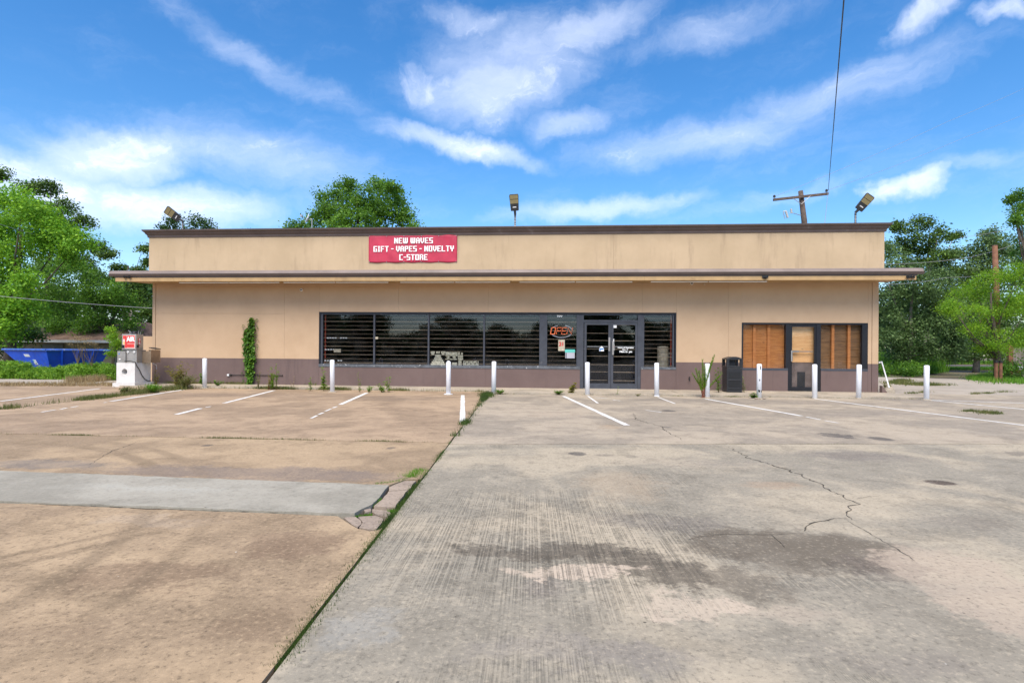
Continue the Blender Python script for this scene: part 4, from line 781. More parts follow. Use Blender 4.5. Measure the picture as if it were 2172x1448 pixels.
for i, (x0, n_, py) in enumerate(((695, 8, 716.5), (691, 5, 741), (690, 7, 764.5))):
    r_ = empty('label_strip', at(x0, py, D+.3), ['upper row of small white shelf tags in the leftmost window', 'middle row of small white shelf tags in the leftmost window', 'lowest row of small white shelf tags in the leftmost window'][i], 'tags', 'rows of shelf tags in the window')
    for k in range(n_):
        if random.random() < .12: continue
        q_ = at(x0+k*5.6, py, D+.085); MB().box(q_.x-.032, q_.x+.032, q_.y, q_.y+.004, q_.z-.016, q_.z+.016).build('tag', M['print'], r_)
q0, q1 = at(708, 747, D+.085), at(723, 740, D+.085); r_ = empty('paper_note', q0, 'pale torn paper note in the leftmost window', 'paper'); MB().box(q0.x, q1.x, q0.y, q0.y+.003, q0.z, q1.z).build('sheet', M['paper'], r_)
q0, q1 = at(794.8, 719, D+.062), at(802, 714, D+.062); r_ = empty('small_sticker', q0, 'tiny orange and white sticker at the second window edge', 'sticker'); MB().box(q0.x, q1.x, q0.y, q0.y+.003, q0.z, q1.z).build('sheet', M['paper'], r_)
# window display: stepped pile, patterned columns, small board
dy_ = D+.083
def dbox(mb, px0, px1, py0, py1, y=dy_, th=.03): a, b = at(px0, py1, y), at(px1, py0, y); mb.box(a.x, b.x, y, y+th, a.z, b.z); return mb
r_ = empty('window_display', at(948, 775, dy_), 'pale grey stacked pyramid and column cut-out display behind the glass', 'display')
for k in range(5): w_ = 6+k*2.3; dbox(MB(), 929-w_, 929+w_, 754.3+k*4, 757.8+k*4, dy_-.002*k).build('step', M['stone'], r_)
for px in (918, 940): mb = MB(); dbox(mb, px-4.5, px+4.5, 745, 749); dbox(mb, px-3, px+3, 749.2, 752.5); mb.build('figure', M['stone'], r_)
mb = MB(); dbox(mb, 922, 936, 751.8, 753.8); dbox(mb, 925, 933, 745, 749.5); mb.build('lintel', M['stone'], r_)
mb = MB(); dbox(mb, 945, 969, 746.5, 751.5); dbox(mb, 945, 970, 752.2, 754.5); dbox(mb, 945, 969, 760.5, 762.5); dbox(mb, 945, 956, 768.5, 774.5); dbox(mb, 959, 969, 768.5, 774.5); mb.build('facade', M['stone'], r_)
for px in (950.5, 963.5):
    c_ = at(px, 757.5, dy_); s_ = .075; MB().add([(c_.x-s_, c_.y, c_.z), (c_.x, c_.y, c_.z-.04), (c_.x+s_, c_.y, c_.z), (c_.x, c_.y, c_.z+.04), (c_.x, c_.y+.03, c_.z)], [(0, 1, 2, 3), (0, 4, 1), (1, 4, 2), (2, 4, 3), (3, 4, 0)]).build('diamond', M['stone'], r_)
mb = MB(); [dbox(mb, 971, 982, z_, z_+2.6) for z_ in (753, 756.5, 760)]; dbox(mb, 972, 979, 763.2, 774.5); dbox(mb, 970, 975, 746, 752); dbox(mb, 977.5, 981.5, 747.5, 752); mb.build('column', M['stone'], r_)
mb = MB(); dbox(mb, 982.5, 1015, 765.5, 775); mb.build('board', M['stone'], r_)
for k in range(7): c_ = at(986+k*4.3, 768+(k % 2)*3, dy_-.006); MB().box(c_.x-.014, c_.x+.014, c_.y, c_.y+.005, c_.z-.03, c_.z+.03).build('mark', M['dark'], r_)
# ribbed pale drum inside the rightmost window
dc = at(1406, 760, D+.45); r_ = empty('ribbed_drum', (dc.x, dc.y, .04), 'pale ribbed drum standing behind the last window of the shop', 'drum'); rr = .185
z = .04
for k in range(9):
    z1 = z+.145; MB().lathe([(rr*.97, z), (rr, z+.01), (rr, z1-.016), (rr*.97, z1-.004)], (dc.x, dc.y, 0), 20).build('ring', M['paper'], r_, smooth=False); z = z1+.004
MB().lathe([(rr*.97, z), (rr, z+.02), (rr*.9, z+.055), (.01, z+.07)], (dc.x, dc.y, 0), 20).build('lid', M['paper'], r_)
# ------------------------------------------------------------------ fixtures on the wall
def camdome(px, py, Y, label, r=.045):
    c_ = at(px, py, Y); o = empty('security_camera', c_, label, 'camera', 'small wall cameras under the canopy'); MB().tube([(c_.x, c_.y+.0, c_.z), (c_.x, c_.y-.05, c_.z)], r, 14).build('housing', M['print'], o); MB().tube([(c_.x, c_.y-.05, c_.z), (c_.x, c_.y-.07, c_.z-.005)], [r*.62, r*.5], 12).build('lens', M['black'], o)
camdome(640, 615, D, 'round white wall camera under the left part of the canopy'); camdome(1467, 601, D, 'round white wall camera under the right part of the canopy')
c_ = at(1494, 603.5, D); o = empty('door_bell_light', c_, 'tiny round beige sensor beside the right wall camera', 'sensor'); MB().tube([(c_.x, c_.y, c_.z), (c_.x, c_.y-.03, c_.z)], .022, 10).build('cap', M['paper'], o)
for px, lab in ((270, 'dark twin floodlight on the left tip of the canopy'), (1931, 'dark twin floodlight on the right tip of the canopy')):
    c_ = at(px, 587, CF+.02); o = empty('floodlight', c_, lab, 'lamp', 'floodlights on the canopy tips')
    for s in (-1, 1): MB().tube([(c_.x+s*.03, c_.y+.02, c_.z), (c_.x+s*.10, c_.y-.04, c_.z-.01)], [.02, .045], 10).build('lamp_head', M['black'], o)
    MB().box(c_.x-.05, c_.x+.05, c_.y+.01, c_.y+.04, c_.z-.03, c_.z+.03).build('bracket', M['black'], o)
c_ = at(1623, 587, CF+.03); o = empty('canopy_sensor', c_, 'small black wedge shaped fixture on the canopy edge', 'fixture'); MB().prism([(c_.x-.09, c_.y-.01), (c_.x+.09, c_.y-.01), (c_.x+.05, c_.y+.03), (c_.x-.05, c_.y+.03)], c_.z-.035, c_.z+.035).build('cap', M['black'], o); MB().tube([(c_.x, c_.y, c_.z-.035), (c_.x, c_.y-.01, c_.z-.06)], [.05, .02], 8).build('nose', M['black'], o)
cp = at(487, 795, D-.03); ce = at(598, 796, D-.03); o = empty('wall_pipe', cp, 'thin dark pipe with a white end fitting on the brown base wall', 'pipe')
MB().tube([cp, ce], .011, 8).build('pipe', M['black'], o); MB().box(cp.x-.08, cp.x-.01, cp.y-.03, cp.y+.025, cp.z-.035, cp.z+.03).build('fitting', M['white'], o, bevel=.006); MB().tube([(cp.x, cp.y, cp.z), (cp.x+.08, cp.y, cp.z)], .025, 10).build('collar', M['black'], o); MB().tube([ce, (ce.x+.02, ce.y, ce.z)], .02, 8).build('end_cap', M['black'], o)
c_ = at(1462, 805, D-.02); o = empty('wall_tap', c_, 'small dark hose tap low on the wall right of the shop window', 'tap'); MB().tube([(c_.x, c_.y+.02, c_.z+.03), (c_.x, c_.y-.03, c_.z+.03), (c_.x, c_.y-.05, c_.z-.04)], .018, 8).build('spout', M['black'], o); MB().tube([(c_.x, c_.y-.03, c_.z+.03), (c_.x, c_.y-.03, c_.z+.09)], .012, 8).build('stem', M['black'], o); MB().box(c_.x-.03, c_.x+.03, c_.y-.04, c_.y-.02, c_.z+.08, c_.z+.095).build('handle', M['black'], o)
# roof lights
def rooflight(px, py_base, py_neck, Ldir, label, Y=18.9):
    b_ = at(px, py_base, Y); n_ = at(px, py_neck, Y); o = empty('roof_light', (b_.x, b_.y, 4.5), label, 'lamp', 'area lights standing on the roof')
    MB().tube([(b_.x, b_.y, 4.45), (b_.x, b_.y, n_.z)], .028, 10).build('post', M['metal'], o, smooth=True)
    for k in range(7): zz_ = b_.z+(n_.z-b_.z)*(k+.5)/7; MB().tube([(b_.x, b_.y, zz_-.01), (b_.x, b_.y, zz_+.01)], .033, 10).build('band', M['lamphead'], o)
    L = Vector(Ldir).normalized(); toc = Vector((0, -1, -.35)); W = L.cross(toc).normalized(); N = W.cross(L).normalized()
    if N.y > 0: N = -N
    s = Vector((b_.x, b_.y, n_.z)); nk = s+L*.14; MB().tube([s-Vector((0, 0, .05)), s+Vector((0, 0, .02)), nk], [.036, .04, .045], 10).build('neck', M['lamphead'], o)
    hl, hw = .27, .155; c_ = nk+L*(hl-.02)
    def ring(off, sc_): 
        P = []; 
        for u, v in ((-1, -.75), (-.95, -.85), (.85, -1), (1, -.85), (1, .85), (.85, 1), (-.95, .85), (-1, .75)): P.append(c_+L*(hl*u*sc_)+W*(hw*v*sc_)+N*off)
        return P
    MB().loft([ring(-.035, .9), ring(-.02, 1), ring(.02, 1), ring(.025, .97)]).build('housing', M['lamphead'], o)
    for u0, u1 in ((-.12, .36), (.42, .90)): cc = c_+L*hl*(u0+u1)/2+N*.028; MB().obox(cc, L*hl*(u1-u0)/2, W*hw*.88, N*.004).build('lamp_array', M['led'], o)
    MB().obox(c_-L*hl*.55+N*.028, L*hl*.06, W*hw*.38, N*.004).build('sensor', M['print'], o)
    return o
rooflight(387.5, 487, 470, (-.62, -.25, .50), 'roof light over the left end of the store, tilted to the left'); rooflight(1092.5, 478, 455, (-.06, -.35, 1), 'roof light facing straight out over the middle of the store'); rooflight(1814.5, 473, 452, (.50, -.3, .72), 'roof light over the right end of the store, tilted to the right')
# dish
c_ = at(654, 465, 20.5); o = empty('satellite_dish', (c_.x, c_.y, 4.5), 'small pale satellite dish on the roof before the big tree', 'dish')
MB().tube([(c_.x+.14, c_.y, 4.45), (c_.x+.14, c_.y, c_.z)], .02, 8).build('mast', M['metal'], o)
rings = []; ax = Vector((-.75, -.45, .35)).normalized(); U = ax.cross(Vector((0, 0, 1))).normalized(); Vv = ax.cross(U)
for r_, dp in ((.01, 0), (.08, .01), (.13, .03), (.165, .055)): rings.append([c_+ax*dp+(U*math.cos(a)*.8+Vv*math.sin(a)*1.15)*r_ for a in np.linspace(0, 2*PI, 21)[:-1]])
ob = MB().loft(rings, False).build('dish', M['white'], o, smooth=True); ob.modifiers.new('t', 'SOLIDIFY').thickness = .01
MB().tube([c_-Vector((0, 0, .08)), c_+ax*.25], .01, 6).build('arm', M['metal'], o); MB().obox(c_+ax*.27, (.03, 0, 0), (0, .03, 0), (0, 0, .04)).build('receiver', M['metal'], o); MB().tube([c_, (c_.x+.14, c_.y, c_.z)], .018, 6).build('bracket', M['metal'], o)
# ------------------------------------------------------------------ bollards
BL = [(434, 823, 0, 'farthest left white bollard, in front of the brown wall'), (705, 831, -.012, 'slightly leaning white bollard under the first shop window'), (951, 836, 0, 'round topped white bollard on a base plate before the third window'),
      (1047, 835, .006, 'white bollard at the end of the grassy pavement joint'), (1246, 838, -.008, 'white bollard in front of the double doors'), (1393, 840, -.010, 'white bollard before the last dark shop window'), (1500, 843, 0, 'white bollard standing in the feathery weed'),
      (1610, 844, .0, 'white bollard with black scuffs and debris at its foot, before the boarded window'), (1728, 845, -.008, 'white bollard before the boarded single door'), (1821, 845, .010, 'white bollard before the right boarded window'), (1965, 848, .0, 'farthest right white bollard, standing clear of the store')]
for i, (px, py, lean, lab) in enumerate(BL):
    x, y = G(px, py); z0 = 0.0; H_ = .94; r_ = .066
    o = empty('bollard', (x, y, z0), lab, 'bollard', 'white bollards along the store front')
    prof = [(r_, -.05), (r_, H_-.03), (r_*.93, H_-.012), (r_*.7, H_), (.008, H_+.004)] if i not in (2,) else [(r_, -.05), (r_, H_-.06), (r_*.88, H_-.025), (r_*.6, H_), (r_*.2, H_+.012), (.005, H_+.014)]
    b_ = MB().lathe(prof, (x, y, z0), 18).build('post', M['bollard'], o, smooth=True)
    MB().lathe([(r_*(2.0 if i in (0, 1, 2, 10) else 1.25), -.02), (r_*(1.9 if i in (0, 1, 2, 10) else 1.2), .014), (r_*1.02, .018)], (x, y, z0), 14).build('base_collar', M['white' if i in (2, 5) else 'walk'], o)
    if i == 7:
        for k in range(5): a_ = random.uniform(3.6, 5.6); zc = random.uniform(.05, .85); MB().obox((x+math.cos(a_)*r_*1.0, y+math.sin(a_)*r_*1.0, zc), (.012*math.sin(a_), -.012*math.cos(a_), 0), (.003*math.cos(a_), .003*math.sin(a_), 0), (0, 0, random.uniform(.02, .05))).build('scuff', M['black'], o)
    o.rotation_euler.y = lean
x, y = G(1610, 846)
for k in range(5): a_ = random.uniform(0, 6); s_ = random.uniform(.02, .045); xx, yy = x+math.cos(a_)*.13, y-.03+math.sin(a_)*.05; o = MB().lathe([(s_*.7, -.005), (s_, s_*.5), (s_*.5, s_), (.004, s_*1.05)], (0, 0, 0), 7).build('rubble_stone', M['block'], loc=(0, 0, 0)); o.location = (xx, yy, 0); tag(o, ['small dark stone touching the foot of the scuffed bollard', 'dark stone lying a hand away from the scuffed bollard', 'little grey brown stone beside the scuffed bollard base', 'rounded stone at the edge of the debris by the scuffed bollard', 'broken stone among the leaves by the scuffed bollard'][k], 'stone', 'rubble round the scuffed bollard')
# ------------------------------------------------------------------ litter bin
x0, y0 = G(1541, 832, .045); bw, bd, bh = .475, .50, 1.09; tb = empty('litter_bin', (x0+bw/2, y0+bd/2, .045), 'black plastic litter bin with hooded top beside the boarded window', 'bin'); zb_ = .045
def tap(z, i=0.0, w_=bw, d_=bd): k = .012*(1-z/bh)+i; return [(x0+k, y0+k, zb_+z), (x0+w_-k, y0+k, zb_+z), (x0+w_-k, y0+d_-k, zb_+z), (x0+k, y0+d_-k, zb_+z)]
MB().loft([tap(0), tap(.74)]).build('body', M['blackplastic'], tb, bevel=.015)
MB().loft([tap(.745, -.008), tap(.80, -.008)]).build('rim', M['blackplastic'], tb, bevel=.008)
mb = MB(); cw = .08
for cx_, cy_ in ((x0, y0), (x0+bw-cw, y0), (x0, y0+bd-cw), (x0+bw-cw, y0+bd-cw)): MB().box(cx_, cx_+cw, cy_, cy_+cw, zb_+.80, zb_+1.0).build('hood_post', M['blackplastic'], tb, bevel=.008)
prof_ = [(0, .985), (bw, .985)]+[(bw*(1-k/10), 1.02+.06*math.sin(PI*k/10)) for k in range(11)]
MB().box(x0+.09, x0+bw*.62, y0+.12, y0+bd-.1, zb_+.78, zb_+1.0).build('liner', M['black'], tb)
MB().loft([[(x0+u, yy, zb_+v) for u, v in prof_] for yy in (y0-.005, y0+bd+.005)]).build('hood', M['blackplastic'], tb, bevel=.006)
for z in (.10, .36): MB().box(x0+.05, x0+bw-.05, y0-.006, y0+.012, zb_+z, zb_+z+.03).build('ridge', M['blackplastic'], tb, bevel=.006)
for z in (.16, .42): MB().box(x0+.06, x0+bw-.06, y0+.003, y0+.010, zb_+z, zb_+z+.20).build('recessed_panel', M['black'], tb)
# ------------------------------------------------------------------ air machine
bx, by = G(248, 810.5, .12); by = 17.25; bx = at(247, 790, by).x; bx1 = at(286, 790, by).x; dpt = .72
am = empty('air_machine', ((bx+bx1)/2, by+dpt/2, 0), 'steel tyre air machine with red AIR sign on a white concrete block', 'air machine')
MB().prism(rough_poly([(bx-.07, by-.08), (bx1+.06, by-.08), (bx1+.06, by+dpt*.55), (bx1+.12, by+dpt+.1), (bx-.05, by+dpt+.1)], .01, .12), -.05, .125).build('base_slab', M['concretewhite'], am)
zt_ = at(265, 769, by).z
mb = MB()
hc = at(264, 788, by); hr = .095; N_ = 20; ox0, ox1, oz0, oz1 = bx, bx1, .13, zt_
ringp = [(hc.x+hr*math.cos(2*PI*k/N_), hc.z+hr*math.sin(2*PI*k/N_)) for k in range(N_)]
def proj(k):
    a_ = 2*PI*k/N_; dx, dz = math.cos(a_), math.sin(a_); ts = []
    if dx > 1e-6: ts.append((ox1-hc.x)/dx)
    if dx < -1e-6: ts.append((ox0-hc.x)/dx)
    if dz > 1e-6: ts.append((oz1-hc.z)/dz)
    if dz < -1e-6: ts.append((oz0-hc.z)/dz)
    s_ = min(ts); return (hc.x+dx*s_, hc.z+dz*s_)
out = [proj(k) for k in range(N_)]
b_ = 0; mb.v += [(u, by, v) for u, v in ringp]+[(u, by, v) for u, v in out]+[(u, by+.25, v) for u, v in ringp]
for k in range(N_): j = (k+1) % N_; mb.f += [(k, j, N_+j, N_+k), (k, 2*N_+k, 2*N_+j, j)]
mb.f.append(tuple(2*N_+k for k in range(N_)))
for (cx_, cz_) in ((ox0, oz0), (ox1, oz0), (ox1, oz1), (ox0, oz1)):   # corner triangles
    ds = sorted(range(N_), key=lambda k: (out[k][0]-cx_)**2+(out[k][1]-cz_)**2)[:2]; i0 = len(mb.v); mb.v.append((cx_, by, cz_)); mb.f.append((i0, N_+ds[0], N_+ds[1]))
mb.add([(ox0, by, oz0), (ox1, by, oz0), (ox1, by+dpt, oz0), (ox0, by+dpt, oz0), (ox0, by, oz1), (ox1, by, oz1), (ox1, by+dpt, oz1), (ox0, by+dpt, oz1)], [(0, 3, 2, 1), (4, 5, 6, 7), (1, 2, 6, 5), (2, 3, 7, 6), (3, 0, 4, 7)])
mb.build('concrete_block', M['concretewhite'], am, fix=False)
P_ = lambda px, py, y=by: at(px, py, y)
def abox(name, px0, px1, py0, py1, y0_, dd, m_, bev=.006): a, b = at(px0, py1, y0_), at(px1, py0, y0_); return MB().box(a.x, b.x, y0_, y0_+dd, a.z, b.z).build(name, M[m_], am, bevel=bev)
mtr = abox('meter_box', 248.5, 266, 744.5, 768.7, by+.02, .14, 'steel')
for px, py, c__, s_ in ((252.5, 750, 'blueprint', .02), (254, 761.5, 'print', .03)): c_ = at(px, py, by+.015); MB().box(c_.x-s_, c_.x+s_, by+.012, by+.0185, c_.z-.016, c_.z+.016).build('sticker', M[c__], mtr)
low = abox('lower_cabinet', 268, 290, 742, 768.7, by+.06, .42, 'steel'); a = at(290, 742, by+.06)
for px in (271.7, 285): c_ = at(px, 746.3, by+.055); lk = MB().tube([(c_.x, by+.058, c_.z), (c_.x, by+.035, c_.z)], .032, 14).build('lock', M['print'], low); MB().tube([(c_.x, by+.036, c_.z), (c_.x, by+.03, c_.z)], .011, 8).build('keyhole', M['black'], lk)
up_ = abox('coin_cabinet', 258.5, 289, 708.5, 741.5, by+.03, .32, 'steel')
ua, ub = at(260.5, 738.5, by+.02), at(286, 711, by+.02); sg = MB().box(ua.x, ub.x, by+.022, by+.029, ua.z, ub.z).build('air_sign', M['pinkish'], am)
cxm = (ua.x+ub.x)/2; text('AIR', .20, (cxm+.06, by+.019, ub.z-.13), M['print'], sg, .010, .85)
MB().box(ua.x+.005, ua.x+.13, by+.018, by+.0215, ub.z-.12, ub.z-.01).box(ua.x+.14, ub.x-.02, by+.018, by+.0215, ua.z+.03, ua.z+.145).box(ua.x+.07, ua.x+.14, by+.018, by+.0215, ua.z+.02, ub.z-.12).build('red_print', M['signred'], sg)
MB().box(ua.x+.145, ub.x-.01, by+.0225, by+.0218, ua.z+.16, ub.z-.01).box(ua.x+.145, ub.x-.01, by+.019, by+.0219, ua.z+.17, ub.z-.012).build('red_ground', M['signred'], sg)
MB().box(ua.x+.01, ua.x+.065, by+.018, by+.0215, ua.z+.13, ua.z+.21).build('yellow_print', M['yellowprint'], sg); MB().box(ua.x-.03, ua.x+.06, by+.0, by+.018, ua.z+.01, ua.z+.11).build('coin_slot', M['black'], am, bevel=.005)
sx = at(289, 720, by+.03).x; zc_ = at(295, 724, by+.15).z
pl = MB().loft([[(sx+.002+k, by+.17+.045*math.cos(a), zc_+.07*math.sin(a)+(.05 if math.sin(a) > 0 else -.05)) for a in np.linspace(0, 2*PI, 17)[:-1]] for k in (0, .006)]).build('side_sign', M['signred'], am)
for k, ch in enumerate('AIR'): text(ch, .085, (sx+.010, by+.17, zc_+.07-k*.07), M['print'], pl, .004, rotz=PI/2)
MB().box(sx+.001, sx+.03, by+.05, by+.11, zc_-.2, zc_-.11).build('side_latch', M['black'], am)
# open hose bin behind
ra = at(290, 768, by+.06).x; MB().box(ra+.002, ra+.30, by+.30, by+.32, zt_, zt_+.38).box(ra+.28, ra+.30, by+.32, by+.75, zt_, zt_+.42).box(ra-.1, ra+.28, by+.73, by+.75, zt_, zt_+.42).build('hose_tray', M['steelside'], am)
MB().obox((ra+.20, by+.62, zt_+.47), (.12, 0, -.02), (0, .12, 0), (.002, 0, .012)).build('tray_flap', M['black'], am)
# gadgets on top
ct = at(285, 706, by+.2); ztop = at(275, 708.5, by+.03).z
MB().lathe([(.10, ztop), (.105, ztop+.03), (.09, ztop+.07), (.05, ztop+.10), (.005, ztop+.11)], (ct.x, by+.22, 0), 14).build('motor_dome', M['black'], am, smooth=True)
for dx, h__ in ((-.16, .13), (-.12, .10), (.13, .10), (.20, .06)): MB().tube([(ct.x+dx, by+.2, ztop), (ct.x+dx+.01, by+.2, ztop+h__*.6), (ct.x+dx-.03*(1 if dx < 0 else -1), by+.18, ztop+h__)], .010, 6).build('fitting', M['metal'], am)
h0 = at(268, 767, by+.0); pts = [at(*p, by-.02) for p in ((264, 766), (275, 765.5), (287, 768))]+[Vector((bx1+.02, by+v_*dpt, at(286, 790, by).z+z_)) for v_, z_ in ((.08, .22), (.25, .08), (.40, -.10), (.60, -.24), (.80, -.30), (1.0, -.30))]
MB().tube(pts, .012, 7).build('hose', M['black'], am, smooth=True)
pts = [Vector((bx1+.05, by+dpt+.02, .75)), Vector((bx1+.16, by+dpt+.05, .68)), Vector((bx1+.24, by+dpt-.05, .56))]; MB().tube(pts, .012, 7).build('spare_hose', M['metal'], am, smooth=True)
# ------------------------------------------------------------------ plants by the wall
def leafquad(p, d, L, w_, droop=.2):
    d = Vector(d).normalized(); s = d.cross(Vector((0, 0, 1))); s = s.normalized() if s.length > .01 else Vector((1, 0, 0)); p = Vector(p)
    s = (s+Vector((random.uniform(-.4, .4), random.uniform(-.4, .4), random.uniform(-.4, .4)))).normalized()
    return [p, p+d*L*.5+s*w_/2, p+d*L+Vector((0, 0, -droop*L)), p+d*L*.5-s*w_/2]
def weed(label, px, pbase, ptop, stems=3, spread=.12, leaf=.07, lw=.02, nleaf=30, lf='lf_weed', name='weed', z=None, up=.6, Y=None, stem='stem', r=.004, bare=.1):
    if Y is None: x, y = G(px, pbase, z or 0)
    else: y = Y; x = at(px, pbase, Y).x
    zz_ = z or 0; H_ = (pbase-ptop)/F_PX*y; root = empty(name, (x, y, zz_), label, 'plant'); mb = MB(); L = []; leaf *= 1.35; lw *= 1.5; nleaf = int(nleaf*1.4)
    for k in range(stems):
        a_ = random.uniform(0, 2*PI); sp_ = spread*random.uniform(.4, 1.2); h__ = H_*(1 if k == 0 else random.uniform(.55, .98)); b_ = Vector((x+random.uniform(-.03, .03), y, zz_-.01)); tip = Vector((x+math.cos(a_)*sp_, y+math.sin(a_)*sp_*.6, zz_+h__)); md_ = b_.lerp(tip, .5)+Vector((-math.cos(a_)*sp_*.2, 0, 0))
        mb.tube([b_, md_, tip], [r*1.5, r, r*.4], 5)
        for j in range(nleaf):
            u = bare+(1-bare)*random.random(); p_ = (b_.lerp(md_, u*2) if u < .5 else md_.lerp(tip, u*2-1)); an = random.uniform(0, 2*PI); L.append(leafquad(p_, (math.cos(an), math.sin(an), up*random.uniform(.3, 1.6)), leaf*random.uniform(.5, 1.2)*(1.25-.5*u), lw))
    mb.build('stem', M[stem], root, smooth=True, fix=False); quads_mesh('leaves', np.array([[tuple(v) for v in l] for l in L]), M[lf], root); return root
weed('bushy yellowing weed clump between the air machine and the first bollard', 380, 823, 757, 16, .42, .10, .022, 26, 'lf_yellow', up=.3)
weed('grassy green tuft at the foot of the yellowing weed clump', 392, 825, 795, 26, .35, .22, .012, 10, 'lf_gdry', up=1.2, r=.002)
weed('straggly weed beside the air machine hose', 330, 818, 783, 5, .2, .07, .02, 20, 'lf_yellow')
weed('low green grass tuft in front of the air machine', 325, 833, 816, 30, .22, .14, .012, 8, 'lf_grass', up=1.3, r=.002)
weed('short dark green tuft on the joint left of the air machine', 262, 836, 822, 22, .2, .12, .012, 8, 'lf_gdry', up=1.3, r=.002)
weed('slim weed hugging the wall behind the first bollard', 427, 815, 790, 3, .08, .08, .04, 16, 'lf_green', z=.05)
weed('low leafy weed right of the first bollard', 462, 818, 806, 6, .18, .07, .04, 10, 'lf_green', z=.05)
weed('tall thin weed with pale flower heads right of the vine', 585, 826, 768, 3, .16, .06, .014, 30, 'lf_weed', up=1.2)
weed('sparse reddish stalk right of the vine with few leaves', 570, 826, 785, 5, .14, .06, .012, 16, 'lf_yellow', stem='redstem', up=1.2)
weed('bushy little weed among the stalks right of the vine', 577, 826, 778, 6, .1, .09, .014, 24, 'lf_weed', up=1.0)
weed('thin grass stalks just right of the vine base', 548, 825, 788, 5, .1, .06, .012, 12, 'lf_gdry', up=1.4)
weed('small single stem weed halfway between the vine and the window', 658, 829, 800, 2, .04, .07, .02, 22, 'lf_weed')
weed('upright leafy weed under the left corner of the shop window', 688, 829, 775, 3, .07, .09, .026, 34, 'lf_weed')
weed('faint dry stalk between the two middle weeds', 620, 826, 795, 2, .08, .04, .01, 10, 'lf_dry')
weed('slender weed under the first window mullion', 762, 831, 785, 3, .1, .05, .012, 14, 'lf_weed')
weed('tall slender weed under the second window', 824, 832, 798, 3, .14, .07, .022, 20, 'lf_weed')
weed('low weed beside the slender weed under the second window', 810, 832, 812, 6, .14, .08, .02, 12, 'lf_weed')
weed('short green tuft before the wall under the second window', 783, 832, 818, 8, .12, .07, .014, 8, 'lf_grass', up=1.2, r=.002)
weed('yellow green seedling at the foot of the wall left of the double doors', 1213, 836, 812, 4, .12, .11, .05, 14, 'lf_yellow', stem='redstem')
weed('tiny seedling standing before the right door leaf', 1310, 838, 820, 1, .02, .05, .03, 8, 'lf_weed', z=.0)
weed('low grass tuft left of the double doors', 1185, 837, 829, 22, .18, .08, .012, 6, 'lf_grass', up=1.2, r=.002)
weed('low grass tuft beside the bollard at the pavement joint', 1060, 836, 828, 22, .16, .09, .012, 6, 'lf_grass', up=1.2, r=.002)
weed('tiny weed patch before the last dark window', 1354, 840, 835, 8, .08, .04, .014, 6, 'lf_gdry', r=.002)
weed('broad leafed weed spreading at the foot of the scuffed bollard', 1598, 844, 833, 7, .16, .08, .04, 8, 'lf_green', up=.3)
weed('leafy weed growing between the litter bin and the feathery weed', 1524, 832, 780, 4, .10, .07, .035, 16, 'lf_green', z=.045)
weed('sparse weed showing right of the litter bin', 1577, 832, 795, 3, .08, .06, .02, 12, 'lf_green', z=.045)
weed('low sprawling weed over the grey chunk at the store corner', 1880, 833, 812, 8, .22, .08, .03, 14, 'lf_yellow')
# feathery weed round the seventh bollard
x, y = G(1492, 843); root = empty('feathery_weed', (x, y, 0), 'tall feathery weed with reddish stems round a bollard', 'plant'); mb = MB(); L = []
for tx, tz, k_ in ((1468, 792, 0), (1475, 782, 0), (1490, 762, 1), (1494, 775, 0), (1516, 753, 1), (1512, 765, 1), (1530, 795, 0), (1503, 790, 0), (1500, 778, 1), (1482, 788, 0), (1513, 757, 0)):
    tip = at(tx, tz, y+random.uniform(-.12, .12)); b_ = Vector((x+random.uniform(-.05, .05), y+random.uniform(-.03, .03), 0)); md_ = b_.lerp(tip, .45)+Vector((0, 0, .05)); mb.tube([b_, md_, tip], [.009, .006, .002], 6)
    for j in range(330):
        u = .22+.78*random.random(); p_ = (b_.lerp(md_, u/.45) if u < .45 else md_.lerp(tip, (u-.45)/.55)); an = random.uniform(0, 2*PI); L.append(leafquad(p_, (math.cos(an), math.sin(an), random.uniform(.8, 2.2)), random.uniform(.05, .10)*(1.4-u*.7), .007, 0))
mb.build('stem', M['redstem'], root, fix=False); quads_mesh('leaves', np.array([[tuple(v) for v in l] for l in L]), M['lf_weed'], root)
# vine on the wall
vb = at(530, 812, D); root = empty('vine', (vb.x, D-.02, .05), 'dense green vine climbing the wall in a narrow column', 'plant'); mb = MB(); L = []
for dx in (-.03, .03, 0): mb.tube([(vb.x+dx, D-.02, .05), (vb.x+dx*2+random.uniform(-.05, .05), D-.02, 1.0), (vb.x+dx*3, D-.02, 1.9)], [.012, .009, .004], 5)
mb.build('stem', M['stem'], root, fix=False)
prof_v = [(815, 527, 534), (805, 524, 537), (795, 522, 539), (785, 520, 541), (770, 519, 541), (755, 517, 542), (740, 516.5, 541.5), (725, 516, 543), (712, 516, 542), (703, 517.5, 542), (697, 519, 542), (694, 524, 542), (686, 525, 541), (680, 527, 540), (673, 530, 537)]
jl_, jr_ = [random.uniform(-1.2, 1.8) for _ in range(30)], [random.uniform(-1.8, 1.2) for _ in range(30)]
for _ in range(1250):
    py = random.uniform(673, 814.9); k = max(i for i in range(len(prof_v)) if prof_v[i][0] >= py); k = min(k, len(prof_v)-2); a, b = prof_v[k], prof_v[k+1]; u = (a[0]-py)/(a[0]-b[0]); q_ = int((py-673)/5)
    l_, r_ = a[1]+(b[1]-a[1])*u+1.5+jl_[q_], a[2]+(b[2]-a[2])*u-1.5+jr_[q_]
    c_ = at(random.uniform(l_, r_), py, D-random.uniform(.02, .15)); L.append(leafquad(c_, (random.uniform(-.7, .7), -.6, -.9+random.uniform(-.5, .8)), random.uniform(.06, .13), random.uniform(.05, .09), .1))
